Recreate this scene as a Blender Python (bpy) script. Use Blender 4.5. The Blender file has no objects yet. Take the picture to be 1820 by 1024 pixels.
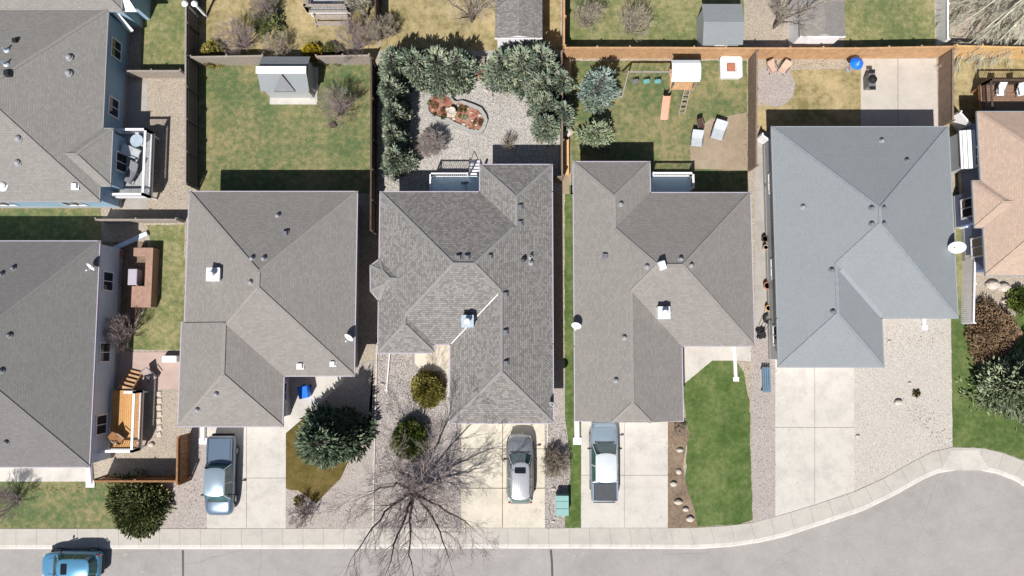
import bpy, math, random
import numpy as np
from mathutils import Vector, Matrix
S = bpy.context.scene
COL = S.collection
# ------------------------------------------------------------------ camera, light, exposure
H, F, TH = 48.5, 1213.0, math.radians(4.4)
cd = bpy.data.cameras.new('camera'); cam = bpy.data.objects.new('camera', cd); COL.objects.link(cam)
cd.sensor_width = 36; cd.lens = F / 1820 * 36; cd.clip_end = 2000
cam.location = (0, 0, H); cam.rotation_euler = (TH, 0, 0); S.camera = cam
SUN = Vector((.29, .74, -1)).normalized()
w = bpy.data.worlds.new('World'); S.world = w; w.use_nodes = True
nt = w.node_tree; sk = nt.nodes.new('ShaderNodeTexSky'); sk.sky_type = 'NISHITA'; sk.sun_disc = False
sk.sun_elevation = math.asin(-SUN.z); sk.sun_rotation = math.radians(201.4)
bg = nt.nodes['Background']; nt.links.new(sk.outputs[0], bg.inputs[0]); bg.inputs[1].default_value = .05
sl = bpy.data.lights.new('sun', 'SUN'); sl.energy = 5.0; sl.angle = math.radians(.5); sl.color = (1, .965, .91)
so = bpy.data.objects.new('sun', sl); COL.objects.link(so); so.rotation_euler = SUN.to_track_quat('-Z', 'Y').to_euler()
so.location = (0, 0, 80)
S.view_settings.view_transform = 'Standard'; S.view_settings.look = 'None'; S.view_settings.gamma = 1
S.view_settings.exposure = .4
# ------------------------------------------------------------------ helpers
CT, ST = math.cos(TH), math.sin(TH)
def P(px, py, z=0.0):
    a = (px - 910) / F; b = (512 - py) / F
    t = (H - z) / (CT - b * ST)
    return Vector((a * t, (b * CT + ST) * t, z))
def lin(c):
    c /= 255.
    return c / 12.92 if c <= .04045 else ((c + .055) / 1.055) ** 2.4
def A(r, g, b, k=1.6): return tuple(min(.85, lin(v) / k) for v in (r, g, b))
R = random.Random(7)

class MB:
    def __init__(s): s.v = []; s.f = []; s.uv = None
    def add(s, vs, fs):
        n = len(s.v); s.v += [tuple(v) for v in vs]; s.f += [tuple(i + n for i in f) for f in fs]
        return s
    def box(s, c, d, rz=0, taper=1.0, bev=0):
        hx, hy, hz = d[0] / 2, d[1] / 2, d[2] / 2; cr, sr = math.cos(rz), math.sin(rz)
        def ring(z, k, b):
            o = []
            if b > 0:
                pts = [(hx, hy - b), (hx - b, hy), (-hx + b, hy), (-hx, hy - b), (-hx, -hy + b), (-hx + b, -hy), (hx - b, -hy), (hx, -hy + b)]
            else: pts = [(hx, hy), (-hx, hy), (-hx, -hy), (hx, -hy)]
            for x, y in pts:
                x *= k; y *= k
                o.append((c[0] + x * cr - y * sr, c[1] + x * sr + y * cr, c[2] + z))
            return o
        if bev > 0:
            rings = [ring(-hz, taper ** 0, bev), ring(hz - bev, taper, bev), ring(hz, taper * (1 - bev / max(hx, hy)), bev)]
        else: rings = [ring(-hz, 1, 0), ring(hz, taper, 0)]
        return s.loft(rings)
    def loft(s, rings, cap=True, closed=True):
        n = len(rings[0]); vs = [p for r in rings for p in r]; fs = []
        for i in range(len(rings) - 1):
            for j in range(n if closed else n - 1):
                k = (j + 1) % n
                fs.append((i * n + j, i * n + k, (i + 1) * n + k, (i + 1) * n + j))
        if cap: fs.append(tuple(range(n))[::-1]); fs.append(tuple((len(rings) - 1) * n + j for j in range(n)))
        return s.add(vs, fs)
    def cyl(s, c, r, h, n=14, r2=None, rz=0):
        r2 = r if r2 is None else r2
        return s.loft([[(c[0] + q * math.cos(2 * math.pi * i / n + rz), c[1] + q * math.sin(2 * math.pi * i / n + rz), c[2] + z) for i in range(n)] for q, z in ((r, 0), (r2, h))])
    def lathe(s, c, prof, n=18):
        return s.loft([[(c[0] + r * math.cos(2 * math.pi * i / n), c[1] + r * math.sin(2 * math.pi * i / n), c[2] + z) for i in range(n)] for r, z in prof])
    def bar(s, p, q, wd, ht=None, up=Vector((0, 0, 1))):
        p, q = Vector(p), Vector(q); d = (q - p)
        if d.length < 1e-6: return s
        d.normalize(); x = d.cross(up)
        if x.length < .01: x = d.cross(Vector((1, 0, 0)))
        x.normalize(); y = x.cross(d); ht = ht or wd
        o = [x * (a * wd / 2) + y * (b * ht / 2) for a, b in ((1, 1), (-1, 1), (-1, -1), (1, -1))]
        return s.loft([[p + k for k in o], [q + k for k in o]])
    def tube(s, pts, r, n=8):
        pts = [Vector(p) for p in pts]; rs = r if isinstance(r, (list, tuple)) else [r] * len(pts); rings = []
        for i, p in enumerate(pts):
            d = (pts[min(i + 1, len(pts) - 1)] - pts[max(i - 1, 0)]).normalized()
            x = d.cross(Vector((0, 0, 1)))
            if x.length < .05: x = d.cross(Vector((1, 0, 0)))
            x.normalize(); y = x.cross(d)
            rings.append([p + x * (rs[i] * math.cos(2 * math.pi * j / n)) + y * (rs[i] * math.sin(2 * math.pi * j / n)) for j in range(n)])
        return s.loft(rings)
    def prism(s, poly, z0, z1):
        return s.loft([[(x, y, z0) for x, y in poly], [(x, y, z1) for x, y in poly]])
    def ball(s, c, r, n=10, sq=(1, 1, 1), jit=0, rnd=None):
        rings = []
        for i in range(1, n):
            a = math.pi * i / n
            rings.append([(c[0] + sq[0] * r * math.sin(a) * math.cos(2 * math.pi * j / (n + 2)) * (1 + (rnd.uniform(-jit, jit) if jit else 0)),
                           c[1] + sq[1] * r * math.sin(a) * math.sin(2 * math.pi * j / (n + 2)) * (1 + (rnd.uniform(-jit, jit) if jit else 0)),
                           c[2] - sq[2] * r * math.cos(a)) for j in range(n + 2)])
        return s.loft(rings)

def wloc(o):
    v = Vector((0, 0, 0))
    while o: v += o.location; o = o.parent
    return v
def tag(o, label=None, cat=None, group=None, kind=None):
    if label: o['label'] = label
    if cat: o['category'] = cat
    if group: o['group'] = group
    if kind: o['kind'] = kind
    return o
def thing(name, label, cat, loc=(0, 0, 0), group=None, rz=0):
    o = bpy.data.objects.new(name, None); COL.objects.link(o); o.location = loc; o.rotation_euler = (0, 0, rz)
    o.empty_display_size = .3
    return tag(o, label, cat, group)
def link(name, me, m, parent=None, smooth=False):
    me.materials.append(m)
    if smooth: me.polygons.foreach_set('use_smooth', [True] * len(me.polygons))
    o = bpy.data.objects.new(name, me); COL.objects.link(o)
    if parent: o.parent = parent
    return o
def obj(name, mb, m, parent=None, label=None, cat=None, group=None, kind=None, smooth=False, bevel=0):
    """mesh object; geometry is given in world space and re-based on its parent or its own foot"""
    v = np.array(mb.v, dtype=float); loc = None
    if parent: off = wloc(parent); v = v - np.array(off)
    elif kind != 'structure':
        loc = ((v[:, 0].min() + v[:, 0].max()) / 2, (v[:, 1].min() + v[:, 1].max()) / 2, v[:, 2].min()); v = v - np.array(loc)
    me = bpy.data.meshes.new(name); me.from_pydata(v.tolist(), [], mb.f)
    if mb.uv:
        l = me.uv_layers.new(name='UVMap'); flat = [c for f in mb.uv for p in f for c in p]; l.data.foreach_set('uv', flat)
    o = link(name, me, m, parent, smooth)
    if loc: o.location = loc
    if bevel:
        b = o.modifiers.new('b', 'BEVEL'); b.width = bevel; b.segments = 2; b.limit_method = 'ANGLE'
    if smooth and bevel == 0 and hasattr(me, 'set_sharp_from_angle'): me.set_sharp_from_angle(angle=math.radians(40))
    return tag(o, label, cat, group, kind)
def copy_tree(o, loc=None, rz=None, sc=None, label=None, group=None, parent=None, name=None):
    c = o.copy(); COL.objects.link(c); c.parent = parent
    if loc is not None: c.location = loc
    if rz is not None: c.rotation_euler = (0, 0, rz)
    if sc is not None: c.scale = sc if isinstance(sc, tuple) else (sc,) * 3
    if label: c['label'] = label
    if group: c['group'] = group
    for ch in list(o.children): copy_tree(ch, parent=c)
    return c
# ------------------------------------------------------------------ materials
def newmat(name):
    m = bpy.data.materials.new(name); m.use_nodes = True
    n = m.node_tree.nodes; return m, m.node_tree, n['Principled BSDF']
def rgba(c): return (c[0], c[1], c[2], 1)
class N:
    def __init__(s, t): s.t = t
    def n(s, ty, **k):
        x = s.t.nodes.new(ty)
        for a, b in k.items():
            if hasattr(x, a): setattr(x, a, b)
        return x
    def l(s, a, b): s.t.links.new(a, b)
    def noise(s, vec, scale, det=4, rough=.6):
        x = s.n('ShaderNodeTexNoise'); x.inputs['Scale'].default_value = scale; x.inputs['Detail'].default_value = det
        x.inputs['Roughness'].default_value = rough; s.l(vec, x.inputs['Vector']); return x.outputs['Fac']
    def ramp(s, fac, stops):
        r = s.n('ShaderNodeValToRGB'); e = r.color_ramp.elements
        while len(e) < len(stops): e.new(.5)
        for i, (p, c) in enumerate(stops): e[i].position = p; e[i].color = rgba(c) if not isinstance(c, float) else (c, c, c, 1)
        s.l(fac, r.inputs[0]); return r.outputs[0]
    def mix(s, f, a, b, mode='MIX'):
        x = s.n('ShaderNodeMix'); x.data_type = 'RGBA'; x.blend_type = mode; x.clamp_factor = True
        for v, i in ((f, 0), (a, 6), (b, 7)):
            if isinstance(v, (int, float)): x.inputs[i].default_value = v
            elif isinstance(v, tuple): x.inputs[i].default_value = rgba(v)
            else: s.l(v, x.inputs[i])
        return x.outputs[2]
    def bump(s, h, st, dist, bs):
        b = s.n('ShaderNodeBump'); b.inputs['Strength'].default_value = st; b.inputs['Distance'].default_value = dist
        s.l(h, b.inputs['Height']); s.l(b.outputs[0], bs.inputs['Normal'])
def coord(g, kind='Object'):
    t = g.n('ShaderNodeTexCoord'); return t.outputs[kind]
def plain(name, c, rough=.6, metal=0, var=.12, scale=3, bump=0, spec=None, c2=None, coat=0):
    m, t, b = newmat(name); g = N(t); v = coord(g)
    f = g.noise(v, scale, 6); lo = c2 or tuple(x * (1 - var) for x in c); hi = tuple(min(.9, x * (1 + var)) for x in c) if not c2 else c
    g.l(g.ramp(f, [(.3, lo), (.7, hi)]), b.inputs['Base Color'])
    b.inputs['Roughness'].default_value = rough; b.inputs['Metallic'].default_value = metal
    if spec is not None: b.inputs['Specular IOR Level'].default_value = spec
    if coat: b.inputs['Coat Weight'].default_value = coat; b.inputs['Coat Roughness'].default_value = .05
    if bump: g.bump(g.noise(v, scale * 8, 4), bump, .02, b)
    return m
def ground(name, cols, big=.25, mid=1.5, fine=14, fa=.35, bump=.5, dist=.03, rough=.95, pos=(.35, .5, .65), speck=None):
    """cols: three colours mixed by large, then fine noise"""
    m, t, b = newmat(name); g = N(t); v = coord(g)
    n1 = g.noise(v, big, 5, .65); n2 = g.noise(v, mid, 5, .7); n3 = g.noise(v, fine, 4, .8)
    mx = g.mix(.45, n1, n2); c = g.ramp(mx, list(zip(pos, cols)))
    k = g.ramp(n3, [(.3, 1 - fa), (.7, 1 + fa * .6)])
    c = g.mix(1., c, k, 'MULTIPLY')
    g.l(c, b.inputs['Base Color']); b.inputs['Roughness'].default_value = rough; b.inputs['Specular IOR Level'].default_value = .15
    g.bump(n3, bump, dist, b); return m
def gravel(name, stones, scale=11, bump=.8, dist=.04, patch=.15):
    m, t, b = newmat(name); g = N(t); v = coord(g)
    vo = g.n('ShaderNodeTexVoronoi'); vo.inputs['Scale'].default_value = scale; g.l(v, vo.inputs['Vector'])
    sp = g.n('ShaderNodeSeparateColor'); g.l(vo.outputs['Color'], sp.inputs[0])
    c = g.ramp(sp.outputs[0], [(i / (len(stones) - 1) * .9 + .05, s) for i, s in enumerate(stones)])
    n1 = g.noise(v, .5, 6, .7); k = g.ramp(n1, [(.3, 1 - patch), (.7, 1 + patch)]); c = g.mix(1., c, k, 'MULTIPLY')
    ed = g.ramp(vo.outputs['Distance'], [(.35, 1.), (.8, .55)]); c = g.mix(1., c, ed, 'MULTIPLY')
    g.l(c, b.inputs['Base Color']); b.inputs['Roughness'].default_value = .9; b.inputs['Specular IOR Level'].default_value = .2
    g.bump(ed, bump, dist, b); return m
def concrete(name, c, joint=None, stain=.12, uvj=None, tint=None):
    m, t, b = newmat(name); g = N(t); v = coord(g)
    n1 = g.noise(v, .7, 8, .75); n2 = g.noise(v, 9, 5, .7)
    d = tint or tuple(x * (1 - stain * 2) for x in c)
    cc = g.ramp(n1, [(.36, d), (.52, c), (.66, tuple(min(.9, x * 1.06) for x in c))])
    cc = g.mix(1., cc, g.ramp(n2, [(.3, .93), (.7, 1.04)]), 'MULTIPLY')
    if uvj:
        u = coord(g, 'UV'); bt = g.n('ShaderNodeTexBrick'); bt.offset = 0; g.l(u, bt.inputs[0])
        bt.inputs['Scale'].default_value = 1; bt.inputs['Brick Width'].default_value = uvj[0]; bt.inputs['Row Height'].default_value = uvj[1]
        bt.inputs['Mortar Size'].default_value = .012; bt.inputs['Mortar Smooth'].default_value = .2
        cc = g.mix(bt.outputs['Fac'], cc, tuple(x * .45 for x in c))
    g.l(cc, b.inputs['Base Color']); b.inputs['Roughness'].default_value = .88; b.inputs['Specular IOR Level'].default_value = .25
    g.bump(n2, .15, .01, b); return m
def shingle(name, c, contrast=.35, bw=.33, rh=.15, streak=.1, metal=False):
    m, t, b = newmat(name); g = N(t); u = coord(g, 'UV'); v = coord(g)
    bt = g.n('ShaderNodeTexBrick'); g.l(u, bt.inputs[0]); bt.offset = .43; bt.offset_frequency = 2; bt.squash = 1
    bt.inputs['Scale'].default_value = 1; bt.inputs['Brick Width'].default_value = bw; bt.inputs['Row Height'].default_value = rh
    bt.inputs['Mortar Size'].default_value = .016; bt.inputs['Mortar Smooth'].default_value = .5; bt.inputs['Bias'].default_value = 0
    bt.inputs['Color1'].default_value = rgba(tuple(x * (1 - contrast) for x in c)); bt.inputs['Color2'].default_value = rgba(tuple(x * (1 + contrast) for x in c))
    bt.inputs['Mortar'].default_value = rgba(tuple(x * (1 - contrast * 1.5) for x in c))
    n1 = g.noise(v, .6, 7, .7); n2 = g.noise(v, 25, 3, .7)
    cc = g.mix(1., bt.outputs['Color'], g.ramp(n1, [(.3, 1 - streak), (.7, 1 + streak)]), 'MULTIPLY')
    cc = g.mix(1., cc, g.ramp(n2, [(.3, .88), (.7, 1.12)]), 'MULTIPLY')
    g.l(cc, b.inputs['Base Color']); b.inputs['Roughness'].default_value = .92; b.inputs['Specular IOR Level'].default_value = .2
    iv = g.n('ShaderNodeMath'); iv.operation = 'SUBTRACT'; iv.inputs[0].default_value = 1; g.l(bt.outputs['Fac'], iv.inputs[1])
    g.bump(iv.outputs[0], .5, .012, b); return m
def leafmat(name, cols, rough=.6):
    m, t, b = newmat(name); g = N(t); at = g.n('ShaderNodeAttribute'); at.attribute_name = 'rnd'
    c = g.ramp(at.outputs['Fac'], [(i / (len(cols) - 1), s) for i, s in enumerate(cols)])
    g.l(c, b.inputs['Base Color']); b.inputs['Roughness'].default_value = rough; b.inputs['Specular IOR Level'].default_value = .2
    return m
def siding(name, c, pitch=.2):
    m, t, b = newmat(name); g = N(t); v = coord(g); wv = g.n('ShaderNodeTexWave'); wv.wave_profile = 'SAW'; wv.bands_direction = 'Z'
    wv.inputs['Scale'].default_value = 1 / pitch / 6.283 * 2 * math.pi / 2; g.l(v, wv.inputs['Vector'])
    n = g.noise(v, 1.5, 5); g.l(g.ramp(n, [(.3, tuple(x * .9 for x in c)), (.7, c)]), b.inputs['Base Color'])
    b.inputs['Roughness'].default_value = .6; g.bump(wv.outputs['Fac'], .6, .02, b); return m
def planks(name, c1, c2, width=.14, axis=0, rough=.7):
    m, t, b = newmat(name); g = N(t); v = coord(g); mp = g.n('ShaderNodeMapping'); g.l(v, mp.inputs[0])
    if axis == 0: mp.inputs['Rotation'].default_value = (0, 0, 0)
    elif axis == 1: mp.inputs['Rotation'].default_value = (0, 0, math.pi / 2)
    bt = g.n('ShaderNodeTexBrick'); g.l(mp.outputs[0], bt.inputs[0]); bt.inputs['Scale'].default_value = 1
    bt.inputs['Brick Width'].default_value = 3.1; bt.inputs['Row Height'].default_value = width; bt.inputs['Mortar Size'].default_value = .008
    bt.inputs['Color1'].default_value = rgba(c1); bt.inputs['Color2'].default_value = rgba(c2); bt.inputs['Mortar'].default_value = rgba(tuple(x * .25 for x in c1))
    n = g.noise(v, 6, 5); cc = g.mix(1., bt.outputs['Color'], g.ramp(n, [(.3, .85), (.7, 1.1)]), 'MULTIPLY')
    g.l(cc, b.inputs['Base Color']); b.inputs['Roughness'].default_value = rough; return m
M = {}
def asphalt(m):
    t = m.node_tree; g = N(t); b = t.nodes['Principled BSDF']; src = b.inputs['Base Color'].links[0].from_socket; v = coord(g)
    nz = g.n('ShaderNodeTexNoise'); nz.inputs['Scale'].default_value = .9; g.l(v, nz.inputs['Vector']); mp = g.mix(.12, v, nz.outputs['Color'])
    vo = g.n('ShaderNodeTexVoronoi'); vo.feature = 'DISTANCE_TO_EDGE'; vo.inputs['Scale'].default_value = .22; g.l(mp, vo.inputs['Vector'])
    ln = g.ramp(vo.outputs['Distance'], [(0., .84), (.004, 1.)]); st = g.ramp(g.noise(v, 1.1, 3, .8), [(.64, 1.), (.74, 1.16)])
    g.l(g.mix(1., g.mix(1., src, ln, 'MULTIPLY'), st, 'MULTIPLY'), b.inputs['Base Color']); return m
M['asphalt'] = ground('asphalt', [A(176, 171, 168), A(189, 184, 181), A(198, 193, 190)], big=.12, mid=.8, fine=26, fa=.28, bump=.3, dist=.01, rough=.9)
M['earth'] = ground('earth', [A(150, 132, 112), A(180, 162, 140), A(196, 178, 156)], fa=.3)
M['gravel_light'] = gravel('gravel_light', [A(158, 152, 147), A(210, 204, 199), A(228, 222, 217), A(250, 246, 242), A(236, 226, 212)], 23, patch=.06)
M['gravel_mauve'] = gravel('gravel_mauve', [A(130, 120, 118), A(186, 175, 172), A(212, 202, 198), A(242, 235, 232), A(222, 208, 194)], 23, patch=.08)
M['gravel_pink'] = gravel('gravel_pink', [A(190, 177, 171), A(203, 191, 185), A(214, 203, 197), A(226, 217, 211)], 23, bump=.2, patch=.05)
M['gravel_cream'] = gravel('gravel_cream', [A(216, 207, 198), A(228, 219, 209), A(236, 228, 219), A(246, 240, 233)], 23, bump=.15, patch=.04)
M['gravel_beige'] = gravel('gravel_beige', [A(186, 170, 152), A(205, 190, 170), A(216, 202, 184), A(226, 216, 202)], 23, bump=.2, patch=.07)
M['conc_warm'] = concrete('concrete_warm', A(238, 229, 211), stain=.09)
M['conc'] = concrete('concrete', A(229, 223, 215), stain=.08)
M['conc_pink'] = concrete('pink_paving', A(214, 188, 178), stain=.06)
M['conc_beige'] = concrete('concrete_beige', A(222, 213, 203), stain=.06)
M['conc_grey'] = concrete('concrete_grey', A(196, 190, 184), stain=.08)
M['walk'] = concrete('sidewalk_concrete', A(214, 208, 200), uvj=(1.42, 5), stain=.06)
M['kerb'] = concrete('kerb_concrete', A(232, 227, 221), uvj=(1.42, 5), stain=.08)
M['pavers'] = shingle('pink_pavers', A(200, 170, 158), .12, .4, .4)
PS = (.41, .5, .6)
M['lawn'] = ground('lawn_green', [A(106, 126, 84), A(138, 142, 98), A(174, 162, 120)], big=.3, mid=2.4, fine=20, fa=.42, pos=PS)
M['lawn_mid'] = ground('lawn_olive', [A(122, 134, 88), A(150, 152, 104), A(184, 174, 130)], big=.3, mid=2.4, fine=20, fa=.42, pos=PS)
M['lawn_dark'] = ground('lawn_fresh', [A(84, 110, 54), A(106, 126, 72), A(134, 146, 92)], big=.4, mid=2.8, fine=20, fa=.42, pos=PS)
M['lawn_dry'] = ground('lawn_dry', [A(148, 138, 94), A(186, 170, 126), A(214, 192, 148)], big=.4, mid=2.0, fine=14, fa=.28, pos=PS)
M['olive'] = ground('ground_cover', [A(100, 90, 46), A(118, 103, 56), A(138, 120, 74)], fa=.35, fine=9, bump=.9, dist=.06, pos=PS)
M['dirt'] = ground('dirt', [A(166, 148, 126), A(182, 164, 141), A(198, 181, 158)], fa=.15)
M['mulch'] = ground('mulch', [A(130, 80, 66), A(184, 126, 106), A(220, 172, 150)], big=1.5, mid=8, fine=16, fa=.4, bump=1, dist=.05, pos=PS)
M['mulch_brown'] = ground('mulch_brown', [A(130, 112, 96), A(158, 138, 118), A(182, 162, 142)], big=1., mid=5, fine=18, fa=.5)
M['roof_centre'] = shingle('shingle_weathered', A(157, 153, 150), .26, .2, .14, .015)
M['roof_taupe'] = shingle('shingle_taupe', A(162, 157, 153), .09, .24, .15, .04)
M['roof_left'] = shingle('shingle_grey_left', A(162, 158, 154), .09, .24, .15, .04)
M['roof_grey'] = shingle('shingle_dark_grey', A(139, 136, 136), .08, .24, .15, .04)
M['roof_blue'] = shingle('shingle_slate', A(160, 166, 170), .03, .24, .15, .03)
M['roof_tan'] = shingle('shingle_tan', A(210, 184, 166), .08, .24, .15, .05)
for k_, c_ in (('shingle_weathered', A(158, 156, 155)), ('shingle_taupe', A(163, 158, 154)), ('shingle_grey_left', A(163, 159, 155)), ('shingle_dark_grey', A(139, 136, 136)), ('shingle_slate', A(158, 165, 171)), ('shingle_tan', A(206, 180, 162))):
    M[k_ + '_cap'] = plain(k_ + '_cap', c_, .9, var=.12, scale=5)
M['gutter'] = plain('gutter_white', (.4, .36, .43), .4, var=.05)
M['gutter_blue'] = plain('gutter_pale', (.28, .3, .32), .4, var=.05)
M['soffit'] = plain('soffit', (.5, .48, .45), .7)
M['wall_cream'] = siding('siding_cream', (.5, .46, .4)); M['wall_blue'] = siding('siding_blue', (.3, .45, .58)); M['wall_pale'] = siding('siding_pale_blue', (.6, .68, .8))
M['wall_tan'] = siding('siding_tan', (.4, .34, .28)); M['wall_navy'] = siding('siding_navy', (.1, .14, .26)); M['wall_grey'] = siding('siding_grey', (.4, .42, .44))
M['white'] = plain('white_paint', (.74, .73, .76), .45, var=.05); M['vinyl'] = plain('white_vinyl', (.72, .7, .72), .4, var=.06)
M['glass'] = plain('window_glass', (.02, .03, .04), .05, var=.2, spec=.8)
M['darkmetal'] = plain('dark_metal', (.03, .03, .035), .4, metal=.3); M['black'] = plain('black_iron', (.012, .012, .013), .5)
M['vent'] = plain('vent_grey', (.14, .145, .16), .6, var=.2, scale=8); M['lead'] = plain('lead_grey', (.25, .25, .27), .6, var=.15, scale=6)
M['galv'] = plain('galvanised', (.5, .6, .68), .35, metal=.35, var=.15, scale=5); M['flash'] = plain('flashing', (.66, .62, .6), .5, var=.12, scale=4)
M['wood_grey'] = plain('weathered_wood', A(176, 164, 154), .85, var=.2, scale=5, bump=.3); M['wood_shaded'] = plain('shaded_side_wood', (.12, .1, .09), .85, var=.25, scale=5, bump=.3); M['wood_dark'] = plain('dark_wood', (.07, .045, .035), .8, var=.3, scale=4, bump=.3)
M['cedar'] = plain('cedar', A(218, 172, 128), .75, var=.22, scale=2.5, bump=.3); M['cedar_bright'] = plain('cedar_bright', A(244, 198, 138), .7, var=.16, scale=2.5, bump=.3)
M['brown_fence'] = plain('brown_fence', A(170, 120, 78), .8, var=.3, scale=3, bump=.3); M['taupe_fence'] = plain('taupe_fence', A(150, 130, 114), .8, var=.2, scale=3, bump=.3)
M['deck_orange'] = planks('deck_orange', A(236, 180, 110), A(222, 162, 94), .14, 1); M['deck_sky_tint'] = plain('deck_sky_tint', (.66, .85, .97), .25, var=.06, scale=2)  # light grey deck floor; blue skylight of the shade put into its colour
M['deck_grey'] = planks('deck_grey', (.3, .31, .32), (.36, .36, .36), .14, 1); M['deck_brown'] = planks('deck_brown', (.2, .12, .08), (.26, .16, .1), .14, 0)
M['stone'] = plain('pale_stone', A(226, 214, 200), .85, var=.15, scale=8, bump=.4); M['stone_pink'] = plain('pink_stone', A(224, 190, 168), .85, var=.15, scale=8, bump=.4)
M['edging'] = plain('concrete_edging', A(188, 186, 182), .9, var=.14, scale=6, bump=.2); M['terracotta'] = plain('terracotta', A(200, 130, 100), .8, var=.12, scale=5)
M['soil'] = plain('potting_soil', (.07, .03, .025), .95, var=.4, scale=20); M['brick_red'] = plain('red_timber', A(186, 148, 130), .8, var=.2, scale=4, bump=.3)
M['teal'] = plain('cabinet_teal', A(150, 200, 198), .45, var=.05, scale=2); M['bark'] = plain('bark', (.12, .092, .085), .9, var=.35, scale=10, bump=.5)
M['twig'] = plain('twig', (.3, .245, .24), .85, var=.3, scale=3); M['twig_mauve'] = plain('twig_mauve', (.34, .27, .265), .85, var=.3, scale=3)
M['twig_gb'] = plain('twig_grey_brown', (.44, .385, .36), .85, var=.3, scale=3); M['twig_tan'] = plain('twig_tan', (.42, .36, .29), .85, var=.3, scale=3); M['twig_pale'] = plain('twig_pale', (.45, .43, .34), .85, var=.3, scale=2)
M['plastic_blue'] = plain('blue_plastic', (.01, .16, .75), .35, var=.08); M['plastic_white'] = plain('white_plastic', (.72, .74, .76), .4, var=.05)
M['slide'] = plain('salmon_plastic', A(244, 176, 150), .4, var=.05); M['fabric_teal'] = plain('swing_teal', (.12, .32, .33), .6)
M['cushion'] = plain('pale_cushion', A(208, 214, 220), .8, var=.1); M['tyre'] = plain('tyre_rubber', (.015, .015, .016), .85); M['rim'] = plain('alloy_rim', (.4, .4, .42), .3, metal=.8)
M['red_lens'] = plain('red_lens', (.5, .02, .02), .15); M['clear_lens'] = plain('clear_lens', (.6, .62, .65), .1)
M['car_glass'] = plain('car_glass', (.03, .09, .095), .04, spec=1, var=.3, scale=2); M['car_glass_dark'] = plain('dark_glass', (.008, .01, .014), .06, spec=.8)
M['trim'] = plain('black_trim', (.02, .02, .022), .55); M['tar'] = plain('tar_seal', (.035, .035, .038), .6, var=.3, scale=6)
def paint(name, c, metal=.55, rough=.28): return plain(name, c, rough, metal=metal, var=.03, coat=.8)
M['p_silver'] = paint('silver_paint', (.27, .28, .3)); M['p_blue'] = paint('blue_paint', (.1, .28, .45), .3); M['p_steel'] = paint('steel_blue_paint', (.12, .17, .24), .4); M['p_pale'] = paint('pale_blue_paint', (.3, .38, .45), .4)
M['bench_blue'] = plain('bench_blue', (.1, .17, .24), .6)
M['p_white'] = paint('white_paint_gloss', (.62, .66, .7), .1)
M['p_roof'] = paint('silver_roof_paint', (.45, .46, .49), .35)
M['bed_grey'] = plain('bed_liner', (.045, .05, .06), .7)
M['l_spruce'] = leafmat('spruce_needles', [A(100, 118, 98), A(146, 163, 142), A(190, 202, 180), A(216, 222, 188)])
M['l_spruce_blue'] = leafmat('blue_spruce_needles', [A(120, 146, 136), A(166, 186, 176), A(206, 220, 210)])
M['l_deep'] = leafmat('deep_spruce_needles', [A(78, 96, 76), A(132, 150, 122), A(188, 202, 170)])
M['l_dark'] = leafmat('dark_needles', [A(30, 48, 30), A(56, 76, 44), A(104, 118, 74)])
M['l_juniper'] = leafmat('juniper_leaves', [A(86, 98, 58), A(140, 150, 94), A(190, 192, 138)])
M['l_gold'] = leafmat('golden_leaves', [A(110, 108, 44), A(178, 168, 84), A(238, 226, 140)]); M['l_green'] = leafmat('boxwood_leaves', [A(70, 90, 34), A(116, 138, 60), A(180, 190, 106)])
M['l_yellow'] = leafmat('yellow_leaves', [A(150, 130, 20), A(196, 170, 40), A(220, 196, 70)]); M['l_brown'] = leafmat('dry_leaves', [A(134, 104, 80), A(176, 146, 116), A(212, 184, 150)])
M['l_sage'] = leafmat('sage_leaves', [A(142, 158, 120), A(178, 192, 154), A(206, 216, 184)])
M['l_tuft'] = leafmat('low_plant_leaves', [A(70, 84, 34), A(108, 112, 60), A(140, 130, 86)]); M['l_rust'] = leafmat('rusty_plant_leaves', [A(110, 84, 62), A(146, 112, 84), A(176, 146, 110)])

asphalt(M['asphalt'])
# ------------------------------------------------------------------ ground, roads, yards
def sheet(name, pts, z, m, world=False):
    mb = MB(); v = [(p[0], p[1], z) if world else P(p[0], p[1], z) for p in pts]; mb.add(v, [tuple(range(len(v)))])
    a = sum(v[i][0] * v[(i + 1) % len(v)][1] - v[(i + 1) % len(v)][0] * v[i][1] for i in range(len(v)))
    if a < 0: mb.f = [mb.f[0][::-1]]
    return obj(name, mb, m, kind='structure')
BIG = 400
sheet('ground', [(-BIG, -BIG), (BIG, -BIG), (BIG, BIG), (-BIG, BIG)], -.16, M['earth'], True)
top = [(-700, 940), (0, 940), (400, 940), (800, 938.5), (1000, 938.5), (1228, 938.5), (1290, 935), (1340, 929), (1391, 915), (1450, 897), (1519, 874), (1570, 851), (1621, 822), (1655, 804), (1693, 795), (1749, 797), (1785, 806), (1830, 823), (1880, 850), (1920, 890), (1950, 940), (1960, 1000), (1940, 1100)]
bot = [(-700, 976), (0, 976), (400, 976), (800, 975), (1000, 975), (1240, 976), (1300, 972), (1353, 964), (1400, 953), (1460, 933), (1535, 908), (1590, 881), (1640, 853), (1668, 841), (1700, 836), (1740, 836), (1772, 842), (1805, 855), (1850, 885), (1880, 920), (1900, 960), (1905, 1000), (1880, 1100)]
def resample(pts, z, step=1.42):
    pts = [P(x, y, z) for x, y in pts]; return pts
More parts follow.
